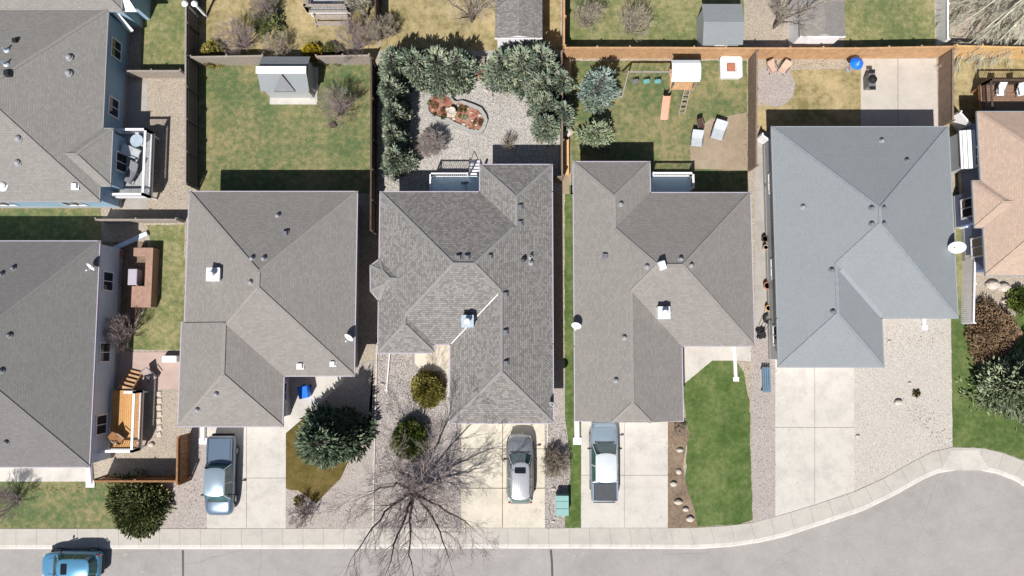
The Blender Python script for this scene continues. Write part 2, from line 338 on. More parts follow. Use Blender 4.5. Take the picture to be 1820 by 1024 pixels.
def strip(name, pa, pb, za, zb, m, ka=0., kb=1., n=220):
    """strip between two px polylines, blended by ka..kb, with u along the run"""
    m_ = len(pa) - 1
    def at(pts, s):
        k = min(int(s * m_), m_ - 1); return Vector(pts[k]).lerp(Vector(pts[k + 1]), s * m_ - k)
    mb = MB(); mb.uv = []; vs = []; us = [0]; prev = None
    for i in range(n + 1):
        s = i / n; a = at(pa, s); b = at(pb, s); p = a.lerp(b, ka); q = a.lerp(b, kb)
        P0, P1 = P(p.x, p.y, za), P(q.x, q.y, zb); vs += [P0, P1]
        if prev is not None: us.append(us[-1] + ((P1 + P0) / 2 - prev).length)
        prev = (P0 + P1) / 2
    W = (vs[0] - vs[1]).length
    for i in range(n):
        mb.f.append((2 * i, 2 * i + 1, 2 * i + 3, 2 * i + 2)); mb.uv.append([(us[i], 0), (us[i], W), (us[i + 1], W), (us[i + 1], 0)])
    mb.v = [tuple(v) for v in vs]
    return obj(name, mb, m, kind='structure')
strip('sidewalk', top, bot, .02, .02, M['walk'], 0, .78)
strip('kerb', top, bot, .02, .0, M['kerb'], .78, .93)
strip('kerb_face', top, bot, .0, -.13, M['kerb'], .93, 1.0)
# road: everything south of the kerb line
rb = [P(x, y, -.13) for x, y in bot]
sheet('road', [(v.x, v.y) for v in rb] + [(rb[-1].x, -90), (rb[0].x, -90)], -.13, M['asphalt'], True)
tp = [P(x, y, 0) for x, y in top]
sheet('yard_ground', [(v.x, v.y) for v in tp][::-1] + [(tp[0].x, 160), (160, 160), (160, tp[-1].y - 60), (tp[-1].x, tp[-1].y - 60)], 0, M['gravel_beige'], True)
for pts in ([(977, 977), (981, 977), (983, 1000), (984, 1040), (980, 1040), (979, 1000)], [(323, 978), (327, 978), (327, 1040), (324, 1040)]):
    sheet('tar_seam', pts, -.125, M['tar'])
LAWNS = [
 ('lawn_mid', [(250, -120), (338, -120), (338, 133), (250, 133)]), ('lawn', [(350, 113), (668, 113), (668, 345), (350, 345)]),
 ('lawn_dry', [(352, -120), (672, -120), (672, 108), (352, 108)]), ('lawn_dry', [(676, -120), (996, -120), (996, 92), (676, 92)]),
 ('lawn_mid', [(1003, -120), (1322, -120), (1322, 90), (1003, 90)]), ('lawn_mid', [(1500, -120), (1662, -120), (1662, 86), (1500, 86)]),
 ('lawn', [(1015, 108), (1328, 108), (1328, 345), (1015, 345)]),
 ('lawn_dark', [(1004, 330), (1034, 330), (1034, 760), (1033, 938), (1003, 938), (1004, 900), (1012, 850), (1003, 790), (1003, 690)]),
 ('lawn_dry', [(1405, 125), (1530, 122), (1532, 240), (1340, 240), (1340, 190), (1395, 185)]),
 ('lawn_dark', [(1212, 684), (1252, 652), (1268, 640), (1308, 640), (1322, 662), (1333, 720), (1334, 800), (1336, 860), (1338, 924), (1310, 933), (1240, 936), (1226, 900), (1218, 860), (1222, 780)]),
 ('lawn_dark', [(1690, 560), (1850, 560), (1850, 830), (1830, 822), (1785, 805), (1749, 796), (1693, 794)]),
 ('lawn', [(-300, 853), (190, 853), (290, 860), (262, 905), (205, 939), (-300, 939)]),
 ('olive', [(508, 767), (540, 742), (600, 725), (655, 760), (640, 815), (606, 850), (590, 888), (562, 894), (530, 872), (508, 868)]),
 ('lawn', [(-300, 362), (180, 362), (180, 432), (-300, 432)]), ('lawn_mid', [(262, 400), (328, 400), (328, 622), (215, 622), (250, 560), (285, 520)]),
 ('lawn_dry', [(1684, 104), (1850, 104), (1850, 240), (1684, 240)]), ('lawn_mid', [(1697, 240), (1715, 240), (1715, 560), (1700, 560)]),
]
LN = {'lawn': 'lawn', 'lawn_mid': 'lawn', 'lawn_dry': 'dry_lawn', 'lawn_dark': 'lawn', 'olive': 'ground_cover'}
def wobble(pts, amp=.9, seed=1):
    rr = random.Random(seed); out = []
    for i, a in enumerate(pts):
        b = pts[(i + 1) % len(pts)]; n = max(1, int(math.hypot(b[0] - a[0], b[1] - a[1]) / 9))
        if max(abs(a[0] - 910), abs(b[0] - 910), abs(a[1] - 512), abs(b[1] - 512)) > 1000: n = 1
        for k in range(n): out.append((a[0] + (b[0] - a[0]) * k / n + rr.uniform(-amp, amp), a[1] + (b[1] - a[1]) * k / n + rr.uniform(-amp, amp)))
    return out
for i, (mk, pts) in enumerate(LAWNS): sheet(LN[mk], wobble(pts, 1.1, i), .008, M[mk])
for i, (nm, mk, pts, lv) in enumerate([
 ('gravel_yard', 'gravel_light', [(672, 90), (996, 90), (998, 345), (672, 345)], 2),
 ('gravel_yard', 'gravel_mauve', [(668, 600), (822, 600), (822, 939), (664, 939)], 2),
 ('gravel_strip', 'gravel_beige', [(672, 340), (690, 340), (690, 620), (668, 620)], 2),
 ('gravel_strip', 'gravel_mauve', [(966, 740), (1004, 740), (1012, 800), (1014, 850), (1005, 880), (1004, 939), (966, 939)], 4),
 ('gravel_strip', 'gravel_pink', [(982, 640), (1004, 640), (1004, 742), (982, 742)], 3),
 ('gravel_yard', 'gravel_pink', [(508, 868), (562, 894), (606, 850), (655, 740), (663, 640), (664, 939), (508, 939)], 3),
 ('gravel_strip', 'gravel_pink', [(320, 760), (370, 760), (370, 939), (205, 939), (262, 905), (300, 850)], 3),
 ('gravel_yard', 'gravel_pink', [(600, 660), (664, 640), (660, 760), (640, 745), (600, 725), (540, 742)], 3),
 ('gravel_strip', 'gravel_pink', [(1335, 600), (1379, 600), (1379, 921), (1338, 930)], 3),
 ('gravel_yard', 'gravel_cream', [(1517, 560), (1690, 560), (1693, 794), (1655, 803), (1621, 821), (1570, 850), (1517, 873)], 3),
 ('planting_bed', 'mulch_brown', [(1186, 748), (1218, 748), (1226, 770), (1218, 800), (1214, 830), (1222, 870), (1234, 905), (1240, 937), (1186, 938)], 3),
 ('dirt_patio', 'dirt', [(1228, 300), (1226, 262), (1236, 232), (1262, 212), (1300, 205), (1327, 200), (1328, 303)], 3),
 ('dirt_bed', 'mulch_brown', [(180, 430), (262, 430), (268, 520), (240, 570), (215, 626), (180, 626)], 3),
 ('side_path', 'gravel_beige', [(262, 146), (336, 146), (334, 392), (185, 392), (185, 372), (262, 372)], 3),
 ('concrete_path', 'conc_grey', [(215, 146), (262, 146), (262, 372), (215, 372)], 4),
 ('paver_patio', 'conc_pink', [(180, 626), (328, 626), (328, 692), (180, 692)], 4),
 ('paver_patio', 'gravel_beige', [(180, 692), (328, 692), (328, 770), (322, 846), (180, 846)], 4),
 ('concrete_apron', 'conc', [(-300, 800), (166, 800), (166, 856), (-300, 856)], 5),
 ('driveway', 'conc', [(368, 735), (508, 735), (508, 939.3), (368, 939.3)], 5),
 ('front_walk', 'conc', [(500, 660), (620, 660), (608, 682), (560, 725), (508, 770), (500, 770)], 6),
 ('driveway', 'conc_warm', [(820, 735), (968, 735), (968.5, 938.3), (819.5, 938.3)], 5),
 ('front_walk', 'conc_warm', [(738, 600), (815, 600), (815, 752), (793, 752), (793, 672), (782, 660), (752, 660), (737, 646)], 6),
 ('driveway', 'conc', [(1033, 730), (1187, 730), (1187, 938.3), (1033, 938.3)], 5),
 ('front_walk', 'conc', [(1205, 600), (1335, 600), (1335, 642), (1308, 641), (1266, 641), (1214, 684), (1205, 684)], 6),
 ('driveway', 'conc', [(1378, 640), (1518, 640), (1518, 873.5), (1450, 896.5), (1391, 914.5), (1378, 918.3)], 5),
 ('patio', 'conc_beige', [(1530, 104), (1664, 104), (1668, 240), (1530, 240)], 5),
 ('side_walk', 'conc_grey', [(1342, 236), (1385, 236), (1385, 605), (1342, 605)], 5),
 ('side_bed', 'dirt', [(1000, 105), (1012, 105), (1012, 345), (998, 345)], 4),
]): sheet(nm, pts, .004 * lv + .004, M[mk])
# joints between driveway slabs
def joints(segs, z=.036):
    for (a, b, c, d, wd) in segs:
        mb = MB(); mb.bar(P(a, b, z), P(c, d, z), wd, .004); obj('slab_joint', mb, M['tar'] if wd < .03 else M['mulch_brown'], kind='structure')
joints([(893, 752, 893, 938, .05), (820, 868, 968, 868, .05), (820, 798, 968, 798, .025), (768, 615, 768, 660, .02),
        (438, 757, 438, 938, .016), (368, 850, 508, 850, .012), (1110, 750, 1110, 938, .016), (1033, 845, 1187, 845, .012), (1448, 655, 1448, 896, .016), (1378, 760, 1518, 760, .012), (1596, 104, 1596, 236, .02)])
mb = MB(); c0 = P(1376, 152, 0); mb.add([(c0.x + 1.5 * math.cos(a / 24 * 6.2832), c0.y + 1.6 * math.sin(a / 24 * 6.2832), .016) for a in range(24)], [tuple(range(24))]); obj('round_patio', mb, M['gravel_pink'], kind='structure')
mb = MB(); mb.prism([tuple(P(x, y, 0).xy) for x, y in ((1672, 836), (1758, 836), (1738, 800), (1690, 800))], .0, .03); obj('kerb_ramp', mb, M['conc'], kind='structure')
# edging strips
for pts in ([(670, 610), (668, 700), (665, 820), (663, 939)], [(973, 752), (973, 803)]):
    mb = MB()
    for a, b in zip(pts, pts[1:]): mb.bar(P(*a, .05), P(*b, .05), .1, .1)
    obj('concrete_edging', mb, M['conc'], label='thin pale concrete edging strip along the left side of the mauve gravel front yard' if len(pts) > 2 else 'short pale edging strip between silver car driveway and twiggy shrub', cat='edging')

# ------------------------------------------------------------------ houses
def planes(poly):
    o = []
    for i, a in enumerate(poly):
        b = poly[(i + 1) % len(poly)]; dx, dy = b[0] - a[0], b[1] - a[1]; L = math.hypot(dx, dy); n = (-dy / L, dx / L)
        o.append((n[0], n[1], -(n[0] * a[0] + n[1] * a[1])))
    return o
def clip(poly, h, keep=1):
    out = []; n = len(poly)
    if n < 3: return []
    d = [keep * (h[0] * p[0] + h[1] * p[1] + h[2]) for p in poly]
    for i in range(n):
        a, b = poly[i], poly[(i + 1) % n]; da, db = d[i], d[(i + 1) % n]
        if da >= -1e-7: out.append(a)
        if (da > 1e-7 and db < -1e-7) or (da < -1e-7 and db > 1e-7):
            t = da / (da - db); out.append((a[0] + (b[0] - a[0]) * t, a[1] + (b[1] - a[1]) * t))
    return out if area(out) > 1e-4 else []
def area(p):
    return abs(sum(p[i][0] * p[(i + 1) % len(p)][1] - p[(i + 1) % len(p)][0] * p[i][1] for i in range(len(p)))) / 2 if len(p) > 2 else 0
def subtract(polys, hs):
    """polys minus the convex region where every h in hs is >= 0"""
    out = []; cur = polys
    for h in hs:
        nxt = []
        for p in cur:
            o = clip(p, h, -1)
            if o: out.append(o)
            i = clip(p, h, 1)
            if i: nxt.append(i)
        cur = nxt
    return out
def sub(a, b): return tuple(x - y for x, y in zip(a, b))
class Roof:
    def __init__(s, fps, ze, slope):
        s.fp = [f if isinstance(f, dict) else dict(poly=f, off={}) for f in fps]; s.ze = ze; s.k = slope
        for f in s.fp:
            f['pl'] = planes(f['poly']); f['h'] = [None if f['off'].get(i, 0) is None else (p[0], p[1], p[2] + f['off'].get(i, 0)) for i, p in enumerate(f['pl'])]
    def height(s, x, y):
        best = -1
        for f in s.fp:
            if all(p[0] * x + p[1] * y + p[2] >= -1e-6 for p in f['pl']):
                best = max(best, min(h[0] * x + h[1] * y + h[2] for h in f['h'] if h))
        return s.ze + max(0, best) * s.k
    def at(s, px, py):
        z = s.ze
        for _ in range(8): p = P(px, py, z); z = s.height(p.x, p.y)
        return P(px, py, z)
    def mesh(s):
        mb = MB(); mb.uv = []
        for i, f in enumerate(s.fp):
            for e, he in enumerate(f['h']):
                if he is None: continue
                poly = f['poly']
                for t, ht in enumerate(f['h']):
                    if t != e and ht is not None and poly: poly = clip(poly, sub(ht, he))
                polys = [poly] if poly else []
                for j, g in enumerate(s.fp):
                    if j == i or not polys: continue
                    hs = []; empty = False
                    for t, ht in enumerate(g['h']):
                        if ht is not None:
                            d = sub(ht, he)
                            if max(abs(d[0]), abs(d[1])) < 1e-6 and abs(d[2]) < 1e-3:
                                if j > i: empty = True
                                continue
                            if max(abs(d[0]), abs(d[1])) < 1e-6:
                                if d[2] < 0: empty = True
                                continue
                            hs.append(d)
                        if g['off'].get(t, 0) != 0: hs.append(g['pl'][t])
                    if not empty: polys = subtract(polys, hs)
                a, b = f['poly'][e], f['poly'][(e + 1) % len(f['poly'])]; L = math.hypot(b[0] - a[0], b[1] - a[1]); u = ((b[0] - a[0]) / L, (b[1] - a[1]) / L)
                sc = math.sqrt(1 + s.k ** 2); ox = (e * 7.3 + i * 3.1)
                for q in polys:
                    if sum(q[k][0] * q[(k + 1) % len(q)][1] - q[(k + 1) % len(q)][0] * q[k][1] for k in range(len(q))) < 0: q = q[::-1]
                    n = len(mb.v); mb.v += [(x, y, s.ze + s.k * max(0, he[0] * x + he[1] * y + he[2])) for x, y in q]
                    mb.f.append(tuple(range(n, n + len(q))))
                    mb.uv.append([(x * u[0] + y * u[1] + ox, (he[0] * x + he[1] * y + he[2]) * sc) for x, y in q])
        return mb
def ridge_caps(rf, mb):
    out = MB()
    def hg(x, y):
        h = rf.height(x, y); e = .004; return h, ((rf.height(x + e, y) - h) / e, (rf.height(x, y + e) - h) / e)
    for f in mb.f:
        v = [mb.v[i] for i in f]; cx = sum(p[0] for p in v) / len(v); cy = sum(p[1] for p in v) / len(v)
        for i in range(len(v)):
            a, b = Vector(v[i]), Vector(v[(i + 1) % len(v)]); d = b - a; L = math.hypot(d.x, d.y)
            if L < .15: continue
            nx, ny = d.y / L, -d.x / L
            if (cx - a.x) * nx + (cy - a.y) * ny > 0: nx, ny = -nx, -ny
            n = max(1, int(L / .6)); run = None
            for k in range(n + 1):
                ok = False
                if k < n:
                    m = a + d * ((k + .5) / n); o = (m.x + nx * .05, m.y + ny * .05); q = (m.x - nx * .05, m.y - ny * .05)
                    if all(any(all(p[0] * w[0] + p[1] * w[1] + p[2] > .03 for p in g['pl']) for g in rf.fp) for w in (o, q)):
                        ho, go = hg(*o); hq, gq = hg(*q)
                        ok = m.z > (ho + hq) / 2 + .006 and (round(gq[0], 2), round(gq[1], 2)) < (round(go[0], 2), round(go[1], 2))
                if ok and run is None: run = k
                if not ok and run is not None:
                    out.bar(a + d * (run / n) + Vector((0, 0, .012)), a + d * (k / n) + Vector((0, 0, .012)), .2, .028); run = None
    return out
def inset(poly, d):
    pl = [(a, b, c - d) for a, b, c in planes(poly)]; out = []
    for i in range(len(pl)):
        a, b = pl[i - 1], pl[i]; D = a[0] * b[1] - a[1] * b[0]
        out.append(((-a[2] * b[1] + b[2] * a[1]) / D, (-a[0] * b[2] + b[0] * a[2]) / D))
    return out
def outline(polys):
    segs = []; PL = [planes(p) for p in polys]
    for i, p in enumerate(polys):
        for e in range(len(p)):
            a, b = p[e], p[(e + 1) % len(p)]; dx, dy = b[0] - a[0], b[1] - a[1]; L = math.hypot(dx, dy); ts = {0., 1.}
            for j, g in enumerate(PL):
                if j == i: continue
                for h in g:
                    den = h[0] * dx + h[1] * dy
                    if abs(den) > 1e-9:
                        t = -(h[0] * a[0] + h[1] * a[1] + h[2]) / den
                        if 0 < t < 1: ts.add(t)
            ts = sorted(ts); n = (dy / L, -dx / L); run = None
            for t0, t1 in zip(ts, ts[1:]):
                tm = (t0 + t1) / 2; q = (a[0] + dx * tm + n[0] * .01, a[1] + dy * tm + n[1] * .01); q2 = (q[0] - n[0] * .02, q[1] - n[1] * .02)
                ins = any(all(h[0] * q[0] + h[1] * q[1] + h[2] > 0 for h in PL[j]) for j in range(len(polys)) if j != i)
                dup = any(all(h[0] * q2[0] + h[1] * q2[1] + h[2] > 0 for h in PL[j]) for j in range(i))
                if not ins and not dup and (t1 - t0) * L > .02:
                    if run: run[1] = t1
                    else: run = [t0, t1]
                else:
                    if run: segs.append((run, a, dx, dy, n)); run = None
            if run: segs.append((run, a, dx, dy, n))
    return [((a[0] + dx * r[0], a[1] + dy * r[0]), (a[0] + dx * r[1], a[1] + dy * r[1]), n) for r, a, dx, dy, n in segs]
def rect(x0, y0, x1, y1): return [(x0, y0), (x1, y0), (x1, y1), (x0, y1)]
def house(name, label, fps, ze, slope, mroof, mwall, mgut, over=.45, doors=(), nowin=()):
    rf = Roof(fps, ze, slope); polys = [f['poly'] for f in rf.fp]
    cx = sum(p[0] for p in polys[0]) / len(polys[0]); cy = sum(p[1] for p in polys[0]) / len(polys[0])
    t = thing(name, label, 'house', (cx, cy, 0))
    mb = rf.mesh(); r = obj('roof', mb, mroof, t)
    rc_ = ridge_caps(rf, mb)
    if rc_.v: obj('ridge_cap', rc_, M[mroof.name + '_cap'], t)
    # soffit
    sb = MB()
    for i, p in enumerate(polys):
        ps = [p]
        for g in polys[:i]: ps = subtract(ps, planes(g)) if ps else ps
        for q in ps: sb.add([(x, y, ze - .14) for x, y in q], [tuple(range(len(q)))[::-1]])
    obj('soffit', sb, M['soffit'], t)
    gb = MB(); segs = outline(polys)
    for a, b, n in segs:
        d = Vector((b[0] - a[0], b[1] - a[1])).normalized(); o = .03
        p = Vector((a[0] + n[0] * o - d.x * .0, a[1] + n[1] * o - d.y * .0, ze - .065)); q = Vector((b[0] + n[0] * o, b[1] + n[1] * o, ze - .065))
        e = Vector((d.x, d.y, 0)) * .11
        gb.bar(p, q + e * .5, .06, .13)
    obj('gutter', gb, mgut, t)
    wp = [inset(p, over) for p in polys]; wb = MB(); ws = outline(wp)
    for a, b, n in ws: wb.add([(a[0], a[1], 0), (b[0], b[1], 0), (b[0], b[1], ze - .142), (a[0], a[1], ze - .142)], [(0, 1, 2, 3)])
    # gable infill
    for f in rf.fp:
        for e, of in f['off'].items():
            p = f['poly']; a, b = Vector(p[e]), Vector(p[(e + 1) % len(p)]); pts = []
            nn = f['pl'][e]
            for i in range(21):
                q = a.lerp(b, i / 20); z = ze + rf.k * max(0, min(h[0] * q.x + h[1] * q.y + h[2] for h in f['h'] if h)); pts.append((q.x + nn[0] * .03, q.y + nn[1] * .03, z - .003))
            wb.add([(a.x + nn[0] * .03, a.y + nn[1] * .03, ze - .13)] + pts + [(b.x + nn[0] * .03, b.y + nn[1] * .03, ze - .13)], [tuple(range(23))[::-1]])
    obj('wall', wb, mwall, t)
    fb_ = MB()
    for a, b, n in ws: fb_.bar((a[0] + n[0] * .0, a[1] + n[1] * .0, .18), (b[0], b[1], .18), .06, .36)
    obj('foundation', fb_, M['conc_grey'], t)
    # openings
    used = []
    for kind, dx, dy, wd in doors:
        p = P(dx, dy, 1.0); best = min(ws, key=lambda s: segdist(p.xy, s)); a, b, n = best; A_, B_ = Vector(a), Vector(b); u = (B_ - A_).normalized(); L = (B_ - A_).length
        k = max(wd / 2 + .15, min(L - wd / 2 - .15, (p.xy - A_).dot(u))); c = A_ + u * k; used.append((best, k, wd)); ang = math.atan2(u.y, u.x)
        hh = 2.2 if kind == 'garage_door' else 2.05
        fb = MB(); fb.box((c.x + n[0] * .02, c.y + n[1] * .02, hh / 2 + .03), (wd + .2, .06, hh + .12), ang); fr = obj('door_frame', fb, M['white'], t)
        db = MB()
        if kind == 'garage_door':
            for i in range(4): db.box((c.x + n[0] * .065, c.y + n[1] * .065, .03 + hh * (i + .5) / 4), (wd, .04, hh / 4 - .02), ang)
        else: db.box((c.x + n[0] * .07, c.y + n[1] * .07, hh / 2 + .02), (wd, .05, hh), ang)
        d = obj(kind, db, M['white'] if kind == 'garage_door' else M['brown_fence'], t, bevel=0)
        hb = MB(); hb.ball((c.x + n[0] * .13 + u.x * wd * .38, c.y + n[1] * .13 + u.y * wd * .38, 1), .035, 6); obj('handle', hb, M['rim'], d)
    for s in ws:
        a, b, n = s; A_, B_ = Vector(a), Vector(b); L = (B_ - A_).length
        if L < 2.2: continue
        u = (B_ - A_) / L; ang = math.atan2(u.y, u.x); cnt = max(1, int(L / 4.2))
        for i in range(cnt):
            k = L * (i + .5) / cnt; wd = 1.3
            if any(q is s and abs(k - kk) < (ww + wd) / 2 + .2 for q, kk, ww in used): continue
            c = A_ + u * k; zc = 1.65
            fb = MB()
            for sx, sz, w_, h_ in ((0, .6, wd + .12, .1), (0, -.6, wd + .12, .1), (-wd / 2, 0, .1, 1.1), (wd / 2, 0, .1, 1.1), (0, 0, .05, 1.1)):
                fb.box((c.x + n[0] * .03 + u.x * sx, c.y + n[1] * .03 + u.y * sx, zc + sz), (w_, .07, h_), ang)
            f = obj('window', fb, M['white'], t); pb = MB(); pb.box((c.x + n[0] * .012, c.y + n[1] * .012, zc), (wd - .08, .02, 1.12), ang); obj('pane', pb, M['glass'], f)
    t.update_tag(); return t, rf
def segdist(p, s):
    a, b = Vector(s[0]), Vector(s[1]); d = b - a; k = max(0, min(1, (p - a).dot(d) / d.length_squared)); return (a + d * k - p).length
def box_vent(t, rf, px, py, m='vent', s=.32, lab=None):
    p = rf.at(px, py); mb = MB(); mb.box((p.x, p.y, p.z + .02), (s * 1.25, s * 1.25, .05)); mb.box((p.x, p.y, p.z + .12), (s, s, .2), 0, .82, .03)
    o = obj('roof_vent', mb, M[m], t); return o
def dome_vent(t, rf, px, py, m='plastic_white', r=.2):
    p = rf.at(px, py); mb = MB(); mb.lathe((p.x, p.y, p.z - .05), [(r * 1.2, 0), (r * 1.2, .08), (r * .9, .1), (r * .85, .2), (r * .5, .27), (.02, .29)], 14); return obj('roof_vent', mb, M[m], t, smooth=True)
def pipe(t, rf, px, py, m='lead', r=.07, h=.45):
    p = rf.at(px, py); mb = MB(); mb.lathe((p.x, p.y, p.z - .05), [(.2, 0), (.2, .08), (.12, .14), (r, .16), (r, h), (r * .8, h), (r * .8, h - .1), (.005, h - .1)], 12); return obj('vent_pipe', mb, M[m], t)
def chimney(t, rf, px, py, s=.72, h=.95, m='galv', capm='plastic_white'):
    z = rf.at(px, py).z
    p = P(px, py, z + h * .8); zb = rf.height(p.x, p.y) - .3; mb = MB(); mb.box((p.x, p.y, (zb + z + h * .8) / 2), (s, s, z + h * .8 - zb))
    o = obj('chimney', mb, M['wall_cream'] if m == 'siding' else M[m], t); zt = z + h * .8
    cb = MB(); cb.box((p.x, p.y, zt + .03), (s + .08, s + .08, .06)); obj('cap', cb, M[m], o)
    fb = MB(); fb.lathe((p.x, p.y, zt + .06), [(.13, 0), (.13, .28), (.21, .3), (.21, .38), (.16, .44), (.02, .46)], 14); obj('flue', fb, M[capm], o, smooth=True); return o
def dish(t, p, m='plastic_white', r=.33, rz=0):
    mb = MB(); n = 16; rings = []
    ax = Vector((-.45 * math.cos(rz), -.75, .5)).normalized(); x = ax.cross(Vector((0, 0, 1))).normalized(); y = x.cross(ax)
    c = Vector(p) + Vector((0, 0, .55))
    for q, dd in ((.02, 0), (.5, .03), (.8, .07), (1, .12), (1.0, .1), (.8, .05), (.5, .01), (.02, -.03)): rings.append([c + x * (r * q * math.cos(i / n * 6.2832)) + y * (r * q * 1.1 * math.sin(i / n * 6.2832)) + ax * dd for i in range(n)])
    mb.loft(rings); mb.tube([Vector(p) - Vector((0, 0, .25)), Vector(p) + Vector((0, 0, .3)), c], .03, 6); mb.tube([c - y * r, c + ax * .45], .015, 5); mb.box(tuple(c + ax * .45), (.09, .09, .09))
    return obj('satellite_dish', mb, M[m], t)
ZE = 3.0
def VX(px, py): return P(px, py, ZE).x
def VY(py): return P(910, py, ZE).y
SL = .40
# --- the centre house
xl, xr = VX(674, 480), VX(982, 520); x853, x800, x771 = VX(853, 317), VX(800, 680), VX(771, 620)
y293, y341, y612, y627, y752 = VY(293), VY(341.5), VY(612), VY(627), VY(752)
bay = [tuple(P(x, y, ZE).xy) for x, y in ((672, 534), (659, 517), (658.5, 473), (672, 461))]
bb = [(xl, bay[0][1]), (bay[1][0], bay[1][1]), (bay[2][0], bay[2][1]), (xl, bay[3][1])]
cxb = xl + 3.6
bayp = [(xl, bb[0][1] - .0), (cxb, bb[0][1]), (cxb, bb[3][1]), (xl, bb[3][1]), (bb[2][0], bb[2][1]), (bb[1][0], bb[1][1])]
hc, rc = house('hip_roof_house', 'single storey house with crisp weathered grey shingles, bay on its left, silver car in front',
    [rect(xl, y612, xr, y341), rect(x853, y341 - 6, xr, y293), rect(x800, y752, xr, y612 + 8), rect(xl, y627, x771, y612 + 5), bayp],
    ZE, SL, M['roof_centre'], M['wall_cream'], M['gutter'], doors=[('garage_door', 893, 745, 4.9), ('front_door', 785, 614, 1.0), ('patio_door', 800, 345, 1.8)])
for q in ((924, 368), (924, 397), (815, 458), (830, 458), (898, 523.5), (898, 590), (899, 645)): box_vent(hc, rc, *q)
box_vent(hc, rc, 871, 456, s=.26); pipe(hc, rc, 931, 460, 'darkmetal', .08, .35); pipe(hc, rc, 943, 457); pipe(hc, rc, 943, 467)
chimney(hc, rc, 831, 571); dish(hc, Vector((xr + .02, P(982, 716, ZE).y, ZE - .1)), 'lead', .28)
def valley(t, rf, a, b, m, wd=.14):
    pts = []
    for i in range(9):
        k = i / 8; p = rf.at(a[0] + (b[0] - a[0]) * k, a[1] + (b[1] - a[1]) * k); pts.append(p + Vector((0, 0, .03)))
    mb = MB()
    for p, q in zip(pts, pts[1:]): mb.bar(p, q, wd, .02)
    obj('valley_flashing', mb, M[m], t)
valley(hc, rc, (802, 611), (885, 523), 'flash', .06)
# --- house to the left of it
xl, xr = VX(331, 500), VX(632, 500); xg = VX(318.5, 700); xg2 = VX(503, 710)
hC, rC = house('hip_roof_house', 'taupe roofed house left of the crisp shingled one, white box chimney near left eave',
    [rect(xl, VY(668), xr, VY(341)), dict(poly=rect(xg, VY(758), xg2, VY(574)), off={2: None})], ZE, SL, M['roof_taupe'], M['wall_grey'], M['gutter'], doors=[('garage_door', 440, 750, 4.6), ('front_door', 560, 660, 1.0)])
chimney(hC, rC, 379, 488, .8, .7, 'plastic_white')
for q in ((494, 384), (448, 460), (469, 460), (446, 502), (351, 728), (385, 700)): dome_vent(hC, rC, *q, m='lead', r=.16)
box_vent(hC, rC, 508, 415); box_vent(hC, rC, 534, 650, 'flash', .4); box_vent(hC, rC, 592, 646, 'flash', .36)
dish(hC, Vector((xr - .2, P(628, 598, ZE).y, ZE - .05)))
# --- house to the right
xl, xr = VX(1020.5, 500), VX(1337, 480); x1155, x1213 = VX(1155, 315), VX(1213, 690)
gr = rect(xl, VY(748), x1213, VY(615) + 8); off = {0: (x1213 - xl) / 2 - 1.25}
hD, rD = house('hip_roof_house', 'warm grey roofed house right of the crisp shingled one, two white boxes mid roof',
    [rect(xl, VY(615), xr, VY(343)), rect(xl, VY(343) - 6, x1155, VY(288)), dict(poly=gr, off=off)],
    ZE, SL, M['roof_taupe'], M['wall_tan'], M['gutter'], doors=[('garage_door', 1115, 740, 4.9), ('front_door', 1235, 610, 1.0), ('patio_door', 1190, 348, 1.8)])
chimney(hD, rD, 1180, 556, .72, .9, 'plastic_white'); 
p = rD.at(1176, 472); mb = MB(); mb.box((p.x, p.y, p.z + .2), (.45, .6, .4), .3, .9, .04); obj('roof_vent', mb, M['plastic_white'], hD)
for q in ((1150, 474), (1210, 461), (1228, 472), (1103, 363), (1110, 600), (1095, 676)): dome_vent(hD, rD, *q, m='lead', r=.16)
box_vent(hD, rD, 1076, 455); dish(hD, Vector((xl + .1, P(1027, 577, ZE).y, ZE - .05)), rz=1)
# --- slate roof house
xl, xr = VX(1377, 400), VX(1694, 400); xe = VX(1569, 610)
hE, rE = house('hip_roof_house', 'large pale blue grey roofed house with four dark round vents at its centre',
    [rect(xl, VY(565), xr, VY(226)), rect(xl, VY(652), xe, VY(565) + 8)], ZE, .34, M['roof_blue'], M['wall_grey'], M['gutter_blue'], doors=[('garage_door', 1450, 645, 4.9), ('front_door', 1600, 560, 1.0), ('patio_door', 1600, 230, 1.8)])
for q in ((1549, 370), (1570, 370), (1549, 398), (1570, 398), (1478, 480), (1480, 554), (1612, 286)): dome_vent(hE, rE, *q, m='vent', r=.15)
for q in ((1567, 251), (1427, 368)): dome_vent(hE, rE, *q, m='lead', r=.16)
valley(hE, rE, (1494, 479), (1567, 562), 'gutter_blue', .3); dish(hE, Vector((xr - .15, P(1690, 440, ZE).y, ZE)), r=.5)
# --- tan roof house at right edge
xl = VX(1745, 340); xb = VX(1731, 360)
hF, rF = house('hip_roof_house', 'tan shingled house cut by the right edge of the photo, navy walls',
    [rect(xl, VY(489), xl + 14, VY(199)), rect(xb, VY(404), xl + 5, VY(322))], ZE, SL, M['roof_tan'], M['wall_navy'], M['gutter_blue'])
